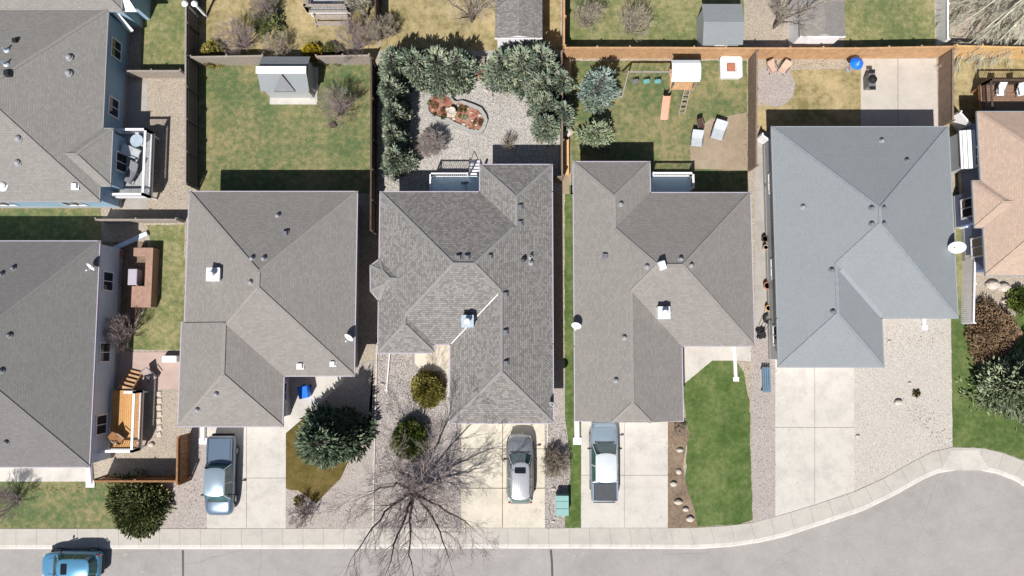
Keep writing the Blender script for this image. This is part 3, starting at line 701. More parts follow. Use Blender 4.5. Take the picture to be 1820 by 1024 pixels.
# --- top left house
xr1, xr2 = VX(187, 120), VX(197.5, 280)
hA, rA = house('hip_roof_house', 'house with bright blue walls at the top left corner beside a white railed deck',
    [rect(xr1 - 15, VY(358), xr1, VY(17)), rect(xr1 - 15, VY(19), xr1 + .9, VY(-330)), rect(xr1 - 6, VY(330), xr2, VY(229))], ZE, SL * .9, M['roof_left'], M['wall_blue'], M['gutter_blue'], over=.14)
for q in ((12, 90), (11, 115)): pipe(hA, rA, *q, m='galv')
for q in ((123, 102), (122, 130), (33, 246), (32, 289)): dome_vent(hA, rA, *q, m='lead', r=.22)
box_vent(hA, rA, 28, 73, 'darkmetal'); box_vent(hA, rA, 14, 131, 'darkmetal', .4); box_vent(hA, rA, 134, 331, 'plastic_white', .42); dome_vent(hA, rA, 5, 331, r=.3)
# --- lower left house
xr = VX(168, 620)
hB, rB = house('hip_roof_house', 'plain dark grey roofed house at the left edge beside an orange deck',
    [rect(xr - 15.5, VY(830), xr, VY(429))], ZE, SL * .8, M['roof_grey'], M['wall_pale'], M['gutter'], over=.14, doors=[('garage_door', -60, 825, 4.9)])
for q in ((24, 477), (3, 488), (17, 596), (3, 659), (12, 786)): dome_vent(hB, rB, *q, m='vent', r=.17)
dish(hB, Vector((xr - .1, P(168, 474, ZE).y, ZE)), r=.3)
# blue wing with white eaves north of the top left house
wt = thing('sunroom_wing', 'blue boarded wing with broad white eave end at the very top left', 'outbuilding', P(255, 0, 0))
b = P(250, 40, 0); x0, x1 = P(238, 20, 0).x, P(268, 20, 0).x
mb = MB(); mb.box(((x0 + x1) / 2, b.y + 5.2, 1.3), (x1 - x0, 10, 2.6)); obj('wall', mb, M['wall_blue'], wt)
mb = MB(); mb.box(((x0 + x1) / 2 - .35, b.y + 5.3, 2.72), (x1 - x0 - .3, 10, .2)); obj('roof', mb, M['roof_left'], wt)
for k in range(2):
    mb = MB(); mb.box((x0 + .45 + k * .7, b.y + 5.3, 2.84), (.2, 9.9, .06)); obj('roof_batten', mb, M['vinyl'], wt)
mb = MB(); mb.loft([[(x0 - .7, b.y - .1, 2.95), (x0 + .1, b.y + .5, 2.95), (x1 - .1, b.y + .5, 2.95), (x1 + .5, b.y - .5, 2.6), (x0 + .5, b.y - .5, 2.6)], [(x0 - .7, b.y - .1, 3.05), (x0 + .1, b.y + .5, 3.05), (x1 - .1, b.y + .5, 3.05), (x1 + .5, b.y - .5, 2.7), (x0 + .5, b.y - .5, 2.7)]]); obj('eave', mb, M['white'], wt)
mb = MB(); mb.bar((x0 + .0, b.y - .3, 2.6), (x0 + .55, b.y - 1.2, 1.1), .3, .06); obj('slide_rail', mb, M['vinyl'], wt)

# ------------------------------------------------------------------ fences, decks
def fence(pts, h, m, label, cat='fence', name='wood_fence', z=0, gap=.0, boards=.14, rail=True, group=None, rm_=None):
    pts = [P(x, y, 0) for x, y in pts]; t = thing(name, label, cat, pts[0], group)
    bm, rm = MB(), MB(); rr = random.Random(len(label)); pm = []
    for a, b in zip(pts, pts[1:]):
        d = b - a; L = d.length; u = d / L; ang = math.atan2(u.y, u.x); n = Vector((-u.y, u.x, 0)); k = 0
        while k < L - .02:
            wd = min(boards, L - k); c = a + u * (k + wd / 2); hh = h + rr.uniform(-.02, .015)
            bm.box((c.x + n.x * rr.uniform(-.004, .004), c.y + n.y * rr.uniform(-.004, .004), hh / 2), (wd - .012 - gap, .03, hh), ang); k += boards
        for zz in (.3, h - .25): rm.bar(a + n * .045 + Vector((0, 0, zz)), b + n * .045 + Vector((0, 0, zz)), .05, .09)
        if rail: rm.bar(a + Vector((0, 0, h + .03)), b + Vector((0, 0, h + .03)), .12, .035)
        npst = max(1, round(L / 2.4))
        for i in range(npst + 1): pm.append(a + u * (L * i / npst) + n * .1)
    obj('boards', bm, m, t); obj('rail', rm, rm_ or m, t)
    for q in pm:
        mb = MB(); mb.box((q.x, q.y, h / 2 + .03), (.1, .1, h + .08)); obj('post', mb, m, t)
    return t
fence([(1000, 104), (1168, 104), (1330, 105), (1500, 105), (1668, 102)], 1.8, M['cedar'], 'long orange cedar fence along the back of the two right hand gardens')
fence([(1672, 101), (1760, 103), (1860, 105)], 1.8, M['cedar_bright'], 'bright golden cedar fence run at the top right under the feathery bare willow')
fence([(1000, -100), (999, 100)], 1.8, M['cedar'], 'cedar fence running up to the top edge right of the small grey shed roof')
fence([(352, -100), (351, 115), (351, 338)], 1.8, M['wood_shaded'], 'weathered grey fence standing between the big green lawn and the beige side path', rm_=M['wood_grey'])  # board colour darkened to stand for the sunless face, rails left pale
fence([(356, 117), (480, 115)], 1.5, M['wood_grey'], 'weathered fence section left of the white trimmed garden shed')
fence([(572, 116), (664, 114)], 1.5, M['wood_grey'], 'weathered fence section right of the white trimmed garden shed')
fence([(669, 122), (669, 260), (668, 418)], 1.8, M['wood_dark'], 'dark fence along the left of the spruce column ending beside the bay window house')
fence([(676, -100), (676, 58)], 1.8, M['wood_dark'], 'dark fence at the top edge between dry golden lawn and grey bare trees')
fence([(995, 108), (996, 200), (996, 322)], 1.7, M['taupe_fence'], 'taupe fence right of the pale gravel yard behind the low spruces')
fence([(1330, 108), (1329, 304)], 1.7, M['taupe_fence'], 'taupe fence between play lawn and the round gravel patio')
fence([(1668, 104), (1668, 226)], 1.6, M['taupe_fence'], 'taupe fence on the right of the pale square patio slab')
fence([(1664, -100), (1664, 84)], 1.3, M['vinyl'], 'pale grey vinyl fence at the top between green lawn and feathery willow', name='vinyl_fence')
fence([(236, 139), (336, 139)], 1.3, M['wood_grey'], 'short grey fence closing the small lawn beside the blue walled house')
fence([(188, 396), (328, 396)], 1.2, M['wood_grey'], 'low weathered fence below the white railed deck')
fence([(338, 770), (337, 852)], 1.8, M['brown_fence'], 'brown timber fence piece left of the steel blue pickup')
fence([(192, 847), (334, 847)], 1.6, M['brown_fence'], 'brown timber fence behind the big olive juniper')
fence([(1682, 212), (1712, 246)], 1.5, M['vinyl'], 'short slanted white fence panel above the pale lean-to by the tan house', name='vinyl_fence')
fence([(1711, 440), (1708, 575)], 1.3, M['vinyl'], 'white vinyl fence run beside the lower end of the tan house', name='vinyl_fence')
fence([(1344, 248), (1366, 264)], 1.1, M['vinyl'], 'tiny white gate at the top left corner of the pale blue grey roof', 'gate', name='garden_gate')
fence([(984, 324), (996, 324)], 1.6, M['taupe_fence'], 'narrow gate between shingled house and taupe fence', 'gate', name='garden_gate')

def railing(t, pts, z0, h, m, bal=.14, wd=.09, pw=.1, bw=.025, name='railing'):
    mb = MB()
    for a, b in zip(pts, pts[1:]):
        a, b = Vector((a[0], a[1], z0)), Vector((b[0], b[1], z0)); d = b - a; L = d.length; U = Vector((0, 0, 1))
        mb.bar(a + U * h, b + U * h, wd, .05); mb.bar(a + U * .12, b + U * .12, wd * .6, .04); n = int(L / bal)
        for i in range(n + 1): q = a + d * (i / max(1, n)); mb.bar(q + U * .1, q + U * (h - .02), bw)
        for q in (a, b): mb.bar(q, q + U * (h + .06), pw)
    return obj(name, mb, m, t)
def deck(name, label, x0, y0, x1, y1, z, m, fm=None, cat='deck'):
    """x0..y1 px of the floor plane at height z"""
    a, b = P(x0, y0, z), P(x1, y1, z); t = thing(name, label, cat, ((a.x + b.x) / 2, (a.y + b.y) / 2, 0)); X0, X1, Y1, Y0 = a.x, b.x, a.y, b.y
    mb = MB(); mb.box(((X0 + X1) / 2, (Y0 + Y1) / 2, z - .03), (X1 - X0, Y1 - Y0, .06)); obj('deck_floor', mb, m, t)
    mb = MB(); mb.box(((X0 + X1) / 2, (Y0 + Y1) / 2, z - .17), (X1 - X0 - .04, Y1 - Y0 - .04, .2)); obj('skirt', mb, fm or M['vinyl'], t)
    for qx in (X0 + .15, X1 - .15):
        for qy in (Y0 + .15, Y1 - .15):
            mb = MB(); mb.box((qx, qy, (z - .27) / 2), (.12, .12, z - .27)); obj('post', mb, fm or M['vinyl'], t)
    return t, X0, Y0, X1, Y1
def steps(t, c, wd, z, n, ang, m, run=.27):
    u = Vector((math.cos(ang), math.sin(ang), 0)); s = Vector((-u.y, u.x, 0))
    for i in range(n):
        zz = z * (n - i) / (n + 1); q = Vector(c) + u * (run * (i + .5)); mb = MB(); mb.box((q.x, q.y, zz - .025), (run - .02, wd, .05), ang); obj('step', mb, m, t)
    for sd in (-1, 1):
        mb = MB(); mb.bar(Vector(c) + s * (sd * (wd / 2 - .03)) + Vector((0, 0, z - .12)), Vector(c) + s * (sd * (wd / 2 - .03)) + u * (run * n) + Vector((0, 0, .05)), .05, .22); obj('stringer', mb, m, t)
# centre back deck
t, X0, Y0, X1, Y1 = deck('back_deck', 'shaded deck, skylight blue in its floor colour, white railing, behind the crisp shingled house', 766, 313, 853, 352, 1.0, M['deck_sky_tint'])
xs = P(832, 313, 1).x; yt = Y1
railing(t, [(X0 + .06, Y0), (X0 + .06, yt - .05), (xs, yt - .05)], 1.0, .95, M['white'])
steps(t, ((xs + X1) / 2, Y1, 0), X1 - xs - .05, 1.0, 5, math.pi / 2, M['vinyl'])
mb = MB(); mb.bar((X1 - .1, Y1, 0), (X1 - .1, Y1, 2), .14); mb.bar((xs + .1, Y1 + 1.35, 1.0), (xs + .1, Y1 + .05, 1.95), .035); mb.bar((xs + .1, Y1 + 1.35, .0), (xs + .1, Y1 + 1.35, 1.0), .035); obj('handrail', mb, M['black'], t)
# broom on the deck
t = thing('push_broom', 'push broom lying on the shaded deck with skylight blue floor colour', 'broom', P(826, 325, 1.0)); q = P(826, 325, 1.0)
mb = MB(); mb.box((q.x, q.y, 1.06), (.5, .12, .1), .12, 1, .02); obj('brush_head', mb, M['vent'], t)
mb = MB(); mb.bar((q.x, q.y, 1.1), (q.x + .25, q.y - 1.0, 1.12), .03); obj('handle', mb, M['black'], t)
# top left deck
t, X0, Y0, X1, Y1 = deck('white_railed_deck', 'grey deck with thick white railing against the blue walled house', 203, 236, 268, 352, 1.1, M['deck_grey'])
railing(t, [(X0 + .5, Y1 - .06), (X1 - .06, Y1 - .06), (X1 - .06, Y0 + .06), (X0 - .3, Y0 + .06)], 1.1, .95, M['white'], .14, .16, .16)
# orange deck
t, X0, Y0, X1, Y1 = deck('orange_deck', 'bright orange board deck with white railing beside the dark grey roofed house', 200, 694, 249, 800, .95, M['deck_orange'])
railing(t, [(X1 - .65, Y1 - .06), (X1 - .06, Y1 - .06), (X1 - .06, Y0 + .06), (X0, Y0 + .06)], .95, .95, M['white'], .14, .16, .16)
steps(t, (X1 - 1.3, Y1, 0), 1.0, .95, 5, math.pi / 2 - .25, M['cedar'])
# right neighbour deck (behind warm grey roof house)
t, X0, Y0, X1, Y1 = deck('small_back_deck', 'narrow white railed deck tucked behind the warm grey roofed house', 1157, 312, 1228, 346, .8, M['deck_sky_tint'])
railing(t, [(X0, Y1 - .06), (X1 - .05, Y1 - .06), (X1 - .05, Y0 + .3)], .8, .9, M['white'], .14, .14, .14)
# tan house deck
t, X0, Y0, X1, Y1 = deck('brown_deck', 'dark brown raised deck above the tan roofed house in deep shade', 1742, 150, 1850, 204, 1.2, M['deck_brown'], M['brown_fence'])
railing(t, [(X0 + .1, Y0), (X0 + .1, Y1 - .05), (X1, Y1 - .05)], 1.2, .95, M['wood_dark'], .14, .12, .12)
deckF = (X0, Y0, X1, Y1)
# porch at the top (white railing)
t, X0, Y0, X1, Y1 = deck('grey_porch', 'small railed porch cut by the top edge near the yellow bush', 548, -40, 622, 22, .9, M['deck_grey'])
railing(t, [(X0 + .05, Y1), (X0 + .05, Y0 + .06), (X1 - .05, Y0 + .06), (X1 - .05, Y1)], .9, .9, M['wood_grey'], .2, .2, .14)
steps(t, ((X0 + X1) / 2 + .1, Y0, 0), X1 - X0 - .6, .9, 2, -math.pi / 2, M['wood_grey'], .35)

# ------------------------------------------------------------------ small buildings
def shed(label, x0, y0, x1, y1, h, m_roof, m_wall, gable='x', rise=.6, trim=True, name='garden_shed'):
    """px box of eaves plane; gable='x': ridge runs along x"""
    a, b = P(x0, y0, h), P(x1, y1, h); X0, X1, Y1, Y0 = a.x, b.x, a.y, b.y; cx, cy = (X0 + X1) / 2, (Y0 + Y1) / 2
    t = thing(name, label, 'shed', (cx, cy, 0)); o = .15
    wb = MB(); wb.box((cx, cy, h / 2), (X1 - X0 - 2 * o, Y1 - Y0 - 2 * o, h)); 
    rb_ = MB(); rb_.uv = []
    if gable == 'x':
        vs = [(X0, Y0, h), (X1, Y0, h), (X1, cy, h + rise), (X0, cy, h + rise), (X1, Y1, h), (X0, Y1, h)]
        for s_ in (X0 + o, X1 - o): wb.add([(s_, Y0 + o, h), (s_, Y1 - o, h), (s_, cy, h + rise - .1)], [(0, 1, 2)])
        fs = [(0, 1, 2, 3), (3, 2, 4, 5)]
    else:
        vs = [(X0, Y0, h), (cx, Y0, h + rise), (cx, Y1, h + rise), (X0, Y1, h), (X1, Y0, h), (X1, Y1, h)]
        for s_ in (Y0 + o, Y1 - o): wb.add([(X0 + o, s_, h), (X1 - o, s_, h), (cx, s_, h + rise - .1)], [(0, 1, 2)])
        fs = [(0, 1, 2, 3), (1, 4, 5, 2)]
    n = len(vs); v2 = [(x, y, z + .06) for x, y, z in vs]; rb_.v = vs + v2
    for f in fs:
        rb_.f.append(tuple(i + n for i in f)); rb_.f.append(f[::-1])
        for k in range(4): i, j = f[k], f[(k + 1) % 4]; rb_.f.append((i, j, j + n, i + n))
    rb_.uv = [[(rb_.v[i][0], rb_.v[i][1] * 1.1) for i in f] for f in rb_.f]
    obj('wall', wb, m_wall, t); obj('roof', rb_, m_roof, t)
    db = MB(); db.box((cx, Y0 + o - .02, .95), (.9, .05, 1.8)); obj('door', db, M['white'], t)
    if trim:
        tb = MB(); tb.bar((X0, Y0, h + .02), (X1, Y0, h + .02), .06, .16); tb.bar((X0, Y1, h + .02), (X1, Y1, h + .02), .06, .16); obj('trim', tb, M['white'], t)
    return t, X0, Y0, X1, Y1
shed('narrow grey shingled shed with white wall above the right half of the top spruces', 880, -70, 964, 69, 2.2, M['roof_centre'], M['white'], 'y', .5)
# hexagonal style shed with white band
a = P(480, 186, 0); b = P(566, 120, 0)
t = thing('playhouse_shed', 'dark roofed garden shed with a white ridge band on the large green lawn', 'shed', ((a.x + b.x) / 2, (a.y + b.y) / 2, 0))
X0, X1, Y0, Y1 = a.x + .1, b.x - .25, a.y + .45, b.y - .1; cx, cy = (X0 + X1) / 2, (Y0 + Y1) / 2
mb = MB(); mb.box(((a.x + b.x) / 2, (a.y + b.y) / 2, .05), (b.x - a.x, b.y - a.y, .1)); obj('slab', mb, M['conc'], t)
mb = MB(); mb.box((cx, cy, .9), (X1 - X0, Y1 - Y0, 1.6)); obj('wall', mb, M['wall_grey'], t)
mb = MB(); yr = cy - .05
mb.add([(X0 - .15, Y1 + .2, 1.7), (X1 + .15, Y1 + .2, 1.7), (X1 + .15, yr, 2.6), (X0 - .15, yr, 2.6), (X1 + .15, Y0 - .1, 1.75), (X0 - .15, Y0 - .1, 1.75)], [(1, 0, 3, 2), (2, 3, 5, 4)])
mb.uv = [[(mb.v[i][0], mb.v[i][1] * 1.2) for i in f] for f in mb.f]; o = obj('roof', mb, M['roof_blue'], t); s_ = o.modifiers.new('s', 'SOLIDIFY'); s_.thickness = .06
mb = MB(); mb.box((cx, yr, 2.64), (X1 - X0 + .36, .5, .1)); obj('ridge_band', mb, M['white'], t)
mb = MB(); mb.loft([[(cx - .75, Y0 - .16, 1.72), (cx + .75, Y0 - .16, 1.72), (cx, yr - .3, 2.5)], [(cx - .75, Y0 - .16, 1.86), (cx + .75, Y0 - .16, 1.86), (cx, yr - .3, 2.62)]]); obj('dormer', mb, M['vent'], t)
shed('flat grey topped shed on the top right lawn with pale path on its left', 1247, 8, 1320, 80, 2.0, M['roof_blue'], M['wall_grey'], 'x', .35, False)
shed('mottled brown grey shed with a bright white lower side under bare branches', 1418, -20, 1502, 66, 2.3, M['roof_taupe'], M['white'], 'y', .4)
# pale lean-to beside the tan house
t = thing('lean_to', 'pale grey lean-to roof against the tan house', 'shed', P(1722, 265, 0)); a, b = P(1706, 232, 1.8), P(1738, 300, 1.8)
mb = MB(); mb.box(((a.x + b.x) / 2, (a.y + b.y) / 2, .85), (b.x - a.x - .2, a.y - b.y - .2, 1.7)); obj('wall', mb, M['wall_grey'], t)
mb = MB(); mb.loft([[(a.x, a.y, 1.7), (b.x, a.y, 2.0), (b.x, b.y, 2.0), (a.x, b.y, 1.7)], [(a.x, a.y, 1.76), (b.x, a.y, 2.06), (b.x, b.y, 2.06), (a.x, b.y, 1.76)]]); obj('roof', mb, M['plastic_white'], t)
for k in range(4):
    mb = MB(); x = a.x + (b.x - a.x) * (k + .5) / 4; z = 1.77 + .3 * (k + .5) / 4; mb.bar((x, a.y, z), (x, b.y, z), .04, .03); obj('roof_rib', mb, M['lead'], t)

# ------------------------------------------------------------------ vegetation
def set_rnd(me, seed=0, per=1):
    n = len(me.polygons); a = me.attributes.new('rnd', 'FLOAT', 'FACE'); r = np.random.default_rng(seed).random((n + per - 1) // per).repeat(per)[:n]; a.data.foreach_set('value', r.astype('f'))
def sprigs(name, pos, dirs, ln, wd, seed, m, parent, both=True, clump=None):
    """numpy built leaf sprigs: each is one or two diamond quads"""
    g = np.random.default_rng(seed); n = len(pos); d = dirs / np.linalg.norm(dirs, axis=1)[:, None]
    r = g.normal(size=(n, 3)); x = np.cross(d, r); x /= np.linalg.norm(x, axis=1)[:, None]; y = np.cross(d, x)
    L = ln * g.uniform(.6, 1.3, n)[:, None]; W = wd * g.uniform(.7, 1.2, n)[:, None]; V = []
    for ax in ((x, y) if both else (x,)):
        V += [pos, pos + d * L * .45 + ax * W * .5, pos + d * L, pos + d * L * .45 - ax * W * .5]
    q = len(V); v = np.stack(V, 1).reshape(-1, 3); nf = n * q // 4
    me = bpy.data.meshes.new(name); me.vertices.add(len(v)); me.vertices.foreach_set('co', v.ravel().astype('f'))
    me.loops.add(nf * 4); me.loops.foreach_set('vertex_index', np.arange(nf * 4, dtype='i')); me.polygons.add(nf)
    me.polygons.foreach_set('loop_start', np.arange(0, nf * 4, 4, dtype='i')); me.polygons.foreach_set('loop_total', np.full(nf, 4, 'i')); me.update()
    a = me.attributes.new('rnd', 'FLOAT', 'FACE'); base = g.random(n) if clump is None else np.clip(clump + g.normal(0, .15, n), 0, 1); a.data.foreach_set('value', base.repeat(q // 4).astype('f'))
    return link(name, me, m, parent)
def conifer(name, label, h, r, m, seed, group=None, nb=110, per=26, ln=.3, wd=.1, low=.05, loc=(0, 0, 0), tip=1.0, cat='tree', pw=.8):
    t = thing(name, label, cat, loc, group); g = np.random.default_rng(seed)
    tb = MB(); tb.tube([(0, 0, -.05), (0, 0, h * .5), (.02, 0, h * .93)], [r * .06 + .05, r * .04 + .03, .015], 8); tb.v = [(v[0] + loc[0], v[1] + loc[1], v[2]) for v in tb.v]
    # limbs
    pos, dr, cl = [], [], []; lim = []
    for i in range(nb):
        f = (i + .5) / nb; z = h * (low + (1 - low) * (1 - math.sqrt(1 - f)) ** .9); frac = (z / h - low) / (1 - low)
        a = i * 2.39996 + g.normal(0, .25); R_ = r * (1 - frac) ** pw * g.uniform(.62, 1.14) * (1 + .13 * math.sin(2 * a + seed) + .1 * math.sin(3 * a + seed * 2.3 + z)) + .08; up = .12 + .75 * frac * tip
        o = np.array([math.cos(a), math.sin(a), 0]); c = g.random(); n = max(6, int(per * (R_ / r) ** .8) + 4)
        s = g.uniform(.25, 1, n) ** .7; side = np.array([-o[1], o[0], 0]); k = g.normal(0, .17, n) * R_ * (1.15 - s * .55)
        p = np.outer(s * R_, o) + np.outer(k, side); p[:, 2] += z + s * R_ * up * .6 - .15 * s * s * R_ + g.normal(0, .06, n)
        pos.append(p); d = np.outer(.35 + .5 * s, o) + np.outer(k * 1.6, side) + np.array([0, 0, .45 + .4 * frac]) + g.normal(0, .28, (n, 3)); dr.append(d); cl += [c] * n
        lim.append(((0, 0, z), (o[0] * R_ * .8, o[1] * R_ * .8, z + R_ * .4 * up)))
    for a, b in lim[::3]: tb.bar((a[0] + loc[0], a[1] + loc[1], a[2]), (b[0] + loc[0], b[1] + loc[1], b[2]), .03)
    obj('trunk', tb, M['bark'], t); sprigs('crown', np.vstack(pos), np.vstack(dr), ln, wd, seed, M[m] if isinstance(m, str) else m, t, clump=np.array(cl)); return t
def bush(name, label, r, h, m, seed, loc=(0, 0, 0), n=2600, ln=.14, wd=.08, group=None, cat='bush', lumps=60, z0=0., up=.35, gap=.25):
    t = thing(name, label, cat, loc, group); g = np.random.default_rng(seed)
    tb = MB()
    for i in range(7):
        a = i * .9; tb.tube([(loc[0] + .05 * math.cos(a), loc[1] + .05 * math.sin(a), -.03), (loc[0] + r * .3 * math.cos(a), loc[1] + r * .3 * math.sin(a), h * .35), (loc[0] + r * .6 * math.cos(a), loc[1] + r * .6 * math.sin(a), h * .6)], [.05, .035, .015], 5)
    obj('stem', tb, M['bark'], t)
    ce = g.normal(size=(lumps, 3)); ce /= np.linalg.norm(ce, axis=1)[:, None]; ce[:, 2] = np.abs(ce[:, 2]) * 1.0 - .35
    rad = g.uniform(.78, 1.0, lumps); idx = g.integers(0, lumps, n); c = ce[idx] * rad[idx][:, None]
    off = g.normal(size=(n, 3)); off /= np.linalg.norm(off, axis=1)[:, None]; lr = gap * g.uniform(.5, 1., n)[:, None]
    p = c * (1 - gap * .5) + off * lr; nn = p.copy(); an = np.arctan2(p[:, 1], p[:, 0]); wv = 1 + (.09 * np.sin(2 * an + seed) + .07 * np.sin(3 * an + seed * 1.7) + .04 * np.sin(7 * an + seed * 3)) * (1 if r > 1.3 and cat == 'bush' and m != 'l_green' else .45); p[:, 0] *= r * wv; p[:, 1] *= r * wv; p[:, 2] = (p[:, 2] + .38) / 1.4 * h + z0; p[:, 2] = np.maximum(p[:, 2], .02)
    d = off * .9 + nn * .4 + np.array([0, 0, up]) + g.normal(0, .25, (n, 3))
    sprigs('foliage', p, d, ln, wd, seed, M[m], t, clump=g.random(lumps)[idx]); return t
def tubes(name, segs, m, parent, sides=3):
    """segs: array (n,8) p0 p1 r0 r1"""
    s = np.array(segs); p0, p1, r0, r1 = s[:, :3], s[:, 3:6], s[:, 6], s[:, 7]; d = p1 - p0; L = np.linalg.norm(d, axis=1)[:, None]; d = d / np.maximum(L, 1e-6)
    ref = np.where(np.abs(d[:, 2:3]) > .9, np.array([[1., 0, 0]]), np.array([[0, 0, 1.]])); x = np.cross(d, ref); x /= np.linalg.norm(x, axis=1)[:, None]; y = np.cross(d, x); V = []
    for p, r in ((p0, r0), (p1, r1)):
        for k in range(sides): a = 6.28318 * k / sides; V.append(p + x * (r * math.cos(a))[:, None] + y * (r * math.sin(a))[:, None])
    v = np.stack(V, 1); n = len(s); v = v.reshape(-1, 3); fi = []
    for k in range(sides): fi.append([k, (k + 1) % sides, sides + (k + 1) % sides, sides + k])
    F_ = (np.arange(n)[:, None, None] * 2 * sides + np.array(fi)[None]).reshape(-1, 4); nf = len(F_); me = bpy.data.meshes.new(name)
    me.vertices.add(len(v)); me.vertices.foreach_set('co', v.ravel().astype('f')); me.loops.add(nf * 4); me.loops.foreach_set('vertex_index', F_.ravel().astype('i')); me.polygons.add(nf)
    me.polygons.foreach_set('loop_start', np.arange(0, nf * 4, 4, dtype='i')); me.polygons.foreach_set('loop_total', np.full(nf, 4, 'i')); me.update()
    return link(name, me, m, parent)
def grow(segs, p, d, r, L, depth, rr, spread=.5, up=.1, kids=3, step=3, minr=.006, rad=.62, lf=.68):
    """a branch made of short segments with side branches, recursive"""
    q = Vector(p); d = Vector(d).normalized(); n = step
    for i in range(n):
        r1 = r * (1 - .4 * (i + 1) / n); d = (d + Vector((rr.gauss(0, .12), rr.gauss(0, .12), rr.gauss(0, .08) + up * .3))).normalized()
        e = q + d * (L / n); segs.append((*q, *e, r * (1 - .4 * i / n), r1)); q = e
        if depth > 0 and (i > 0 or depth < 3):
            for _ in range(kids if i == n - 1 else max(1, kids - 1)):
                v = Vector((rr.gauss(0, 1), rr.gauss(0, 1), rr.gauss(0, .6))); v -= v.dot(d) * d; v.normalize()
                nd = (d + v * spread * rr.uniform(.7, 1.4) + Vector((0, 0, up))).normalized()
                grow(segs, q, nd, max(minr, r1 * rad), L * lf * rr.uniform(.75, 1.15), depth - 1, rr, spread, up, kids, step, minr, rad, lf)
def bare_tree(name, label, loc, limbs, m='twig', seed=1, depth=3, r0=.16, cat='tree', trunk_m='bark', kids=3, spread=.5, twl=1.0, group=None, minr=.006, lf=.68, up=.08):
    """limbs: list of point lists (world), first at the base"""
    loc = Vector(loc); t = thing(name, label, cat, loc, group); rr = random.Random(seed); T = []; C = []
    for pts in limbs:
        n = len(pts) - 1
        for i in range(n):
            a, b = Vector(pts[i]) - loc, Vector(pts[i + 1]) - loc; ra = r0 * (1 - .8 * i / n); rb2 = r0 * (1 - .8 * (i + 1) / n); k = 3; pv = a
            for j in range(k):
                e = a.lerp(b, (j + 1) / k) + Vector((rr.gauss(0, .055), rr.gauss(0, .055), 0)) * (0 if j == k - 1 else 1)
                T.append((*pv, *e, ra + (rb2 - ra) * j / k, ra + (rb2 - ra) * (j + 1) / k)); d = (e - pv).normalized(); pv = e
                if i > 0 or j == k - 1:
                    for _ in range(2):
                        v = Vector((rr.gauss(0, 1), rr.gauss(0, 1), rr.gauss(0, .5))); v -= v.dot(d) * d; v.normalize(); nd = (d * .9 + v * .6 + Vector((0, 0, .15))).normalized()
                        grow(C, e, nd, max(minr, (ra + rb2) / 2 * .42), twl * rr.uniform(.7, 1.2), depth - 1, rr, spread, up, kids, 3, minr, lf=lf)
        grow(C, pv, d, rb2, twl * 1.1, depth, rr, spread, up, kids, 3, minr, lf=lf)
    tubes('trunk', T, M[trunk_m], t, 7); tubes('crown', C, M[m], t, 3); return t
def twig_bush(name, label, loc, r, h, n, m, seed, depth=2, cat='bush', group=None, kids=2, minr=.006, r0=.016, up=.25):
    loc = Vector(loc); t = thing(name, label, cat, loc, group); rr = random.Random(seed); T = []; C = []
    for i in range(n):
        a = rr.uniform(0, 6.2832); e = rr.uniform(0, 1) ** .6; d = Vector((math.cos(a) * r * e, math.sin(a) * r * e, h * (1.05 - .4 * e * e))); L = d.length
        p = Vector((math.cos(a) * .08, math.sin(a) * .08, 0)); q = p + d * .35; T.append((*p, *q, r0 * 1.2, r0))
        grow(C, q, d, r0, L * .4, depth, rr, .55, up, kids, 3, minr, lf=.6)
    tubes('stem', T, M[m], t, 4); tubes('twigs', C, M[m], t, 3); return t

# spruces round the gravel yard
def at(px, py, h, k=.45): return P(px, py, h * k) * Vector((1, 1, 0)) if False else Vector((P(px, py, h * k).x, P(px, py, h * k).y, 0))
sp = [conifer('spruce_tree', 'x', 3.4, 1.5, 'l_spruce', 11 + i, nb=190, per=30, ln=.33, wd=.1, low=.03, pw=.6) for i in range(3)]
used_sp = [False] * 3
def put(px, py, hs, rs, label, k, group=None, z=.4):
    c = at(px, py, 3.4 * hs, z); s = (rs / 1.5, rs / 1.5, hs)
    if not used_sp[k]:
        o = sp[k]; used_sp[k] = True; o.location = c; o.scale = s; o.rotation_euler = (0, 0, R.uniform(0, 6)); o['label'] = label
        if group: o['group'] = group
        return o
    return copy_tree(sp[k], c, R.uniform(0, 6.28), s, label, group)
G1 = 'spruces round the gravel yard'
for i, (px, py, hs, rs, lb) in enumerate([
 (705, 284, .95, 1.1, 'lowest spruce of the left column, next to the round twiggy bush'), (703, 246, 1.0, 1.05, 'second spruce from the bottom of the left column'),
 (704, 206, 1.05, 1.1, 'third spruce from the bottom of the left column, level with the rock bed'), (700, 166, 1.05, 1.15, 'fourth spruce up in the left column, just under the corner'),
 (706, 121, 1.1, 1.4, 'corner spruce at the top left of the gravel yard'), (742, 121, 1.1, 1.5, 'second spruce from the left in the top row'),
 (782, 121, 1.1, 1.5, 'middle spruce of the left half of the top row'), (817, 123, 1.05, 1.3, 'spruce left of the terracotta pot path'),
 (892, 122, 1.05, 1.35, 'spruce right of the terracotta pot path'), (928, 120, 1.1, 1.5, 'spruce below the white wall of the narrow shed'),
 (962, 118, 1.1, 1.5, 'corner spruce at the top right of the gravel yard'), (966, 156, 1.0, 1.15, 'upper spruce of the right column'),
 (968, 190, .95, 1.05, 'middle spruce of the right column'), (970, 226, .9, .95, 'lowest spruce of the right column above the roof shadow')]):
    put(px, py, hs, rs, lb, i % 3, G1)
for px, py, hs, rs, lb in ((997, 150, .9, .95, 'soft grey green spruce beyond the taupe fence, upper one'), (998, 204, .9, .95, 'soft grey green spruce beyond the taupe fence, lower one')):
    put(px, py, hs, rs, lb, 1)
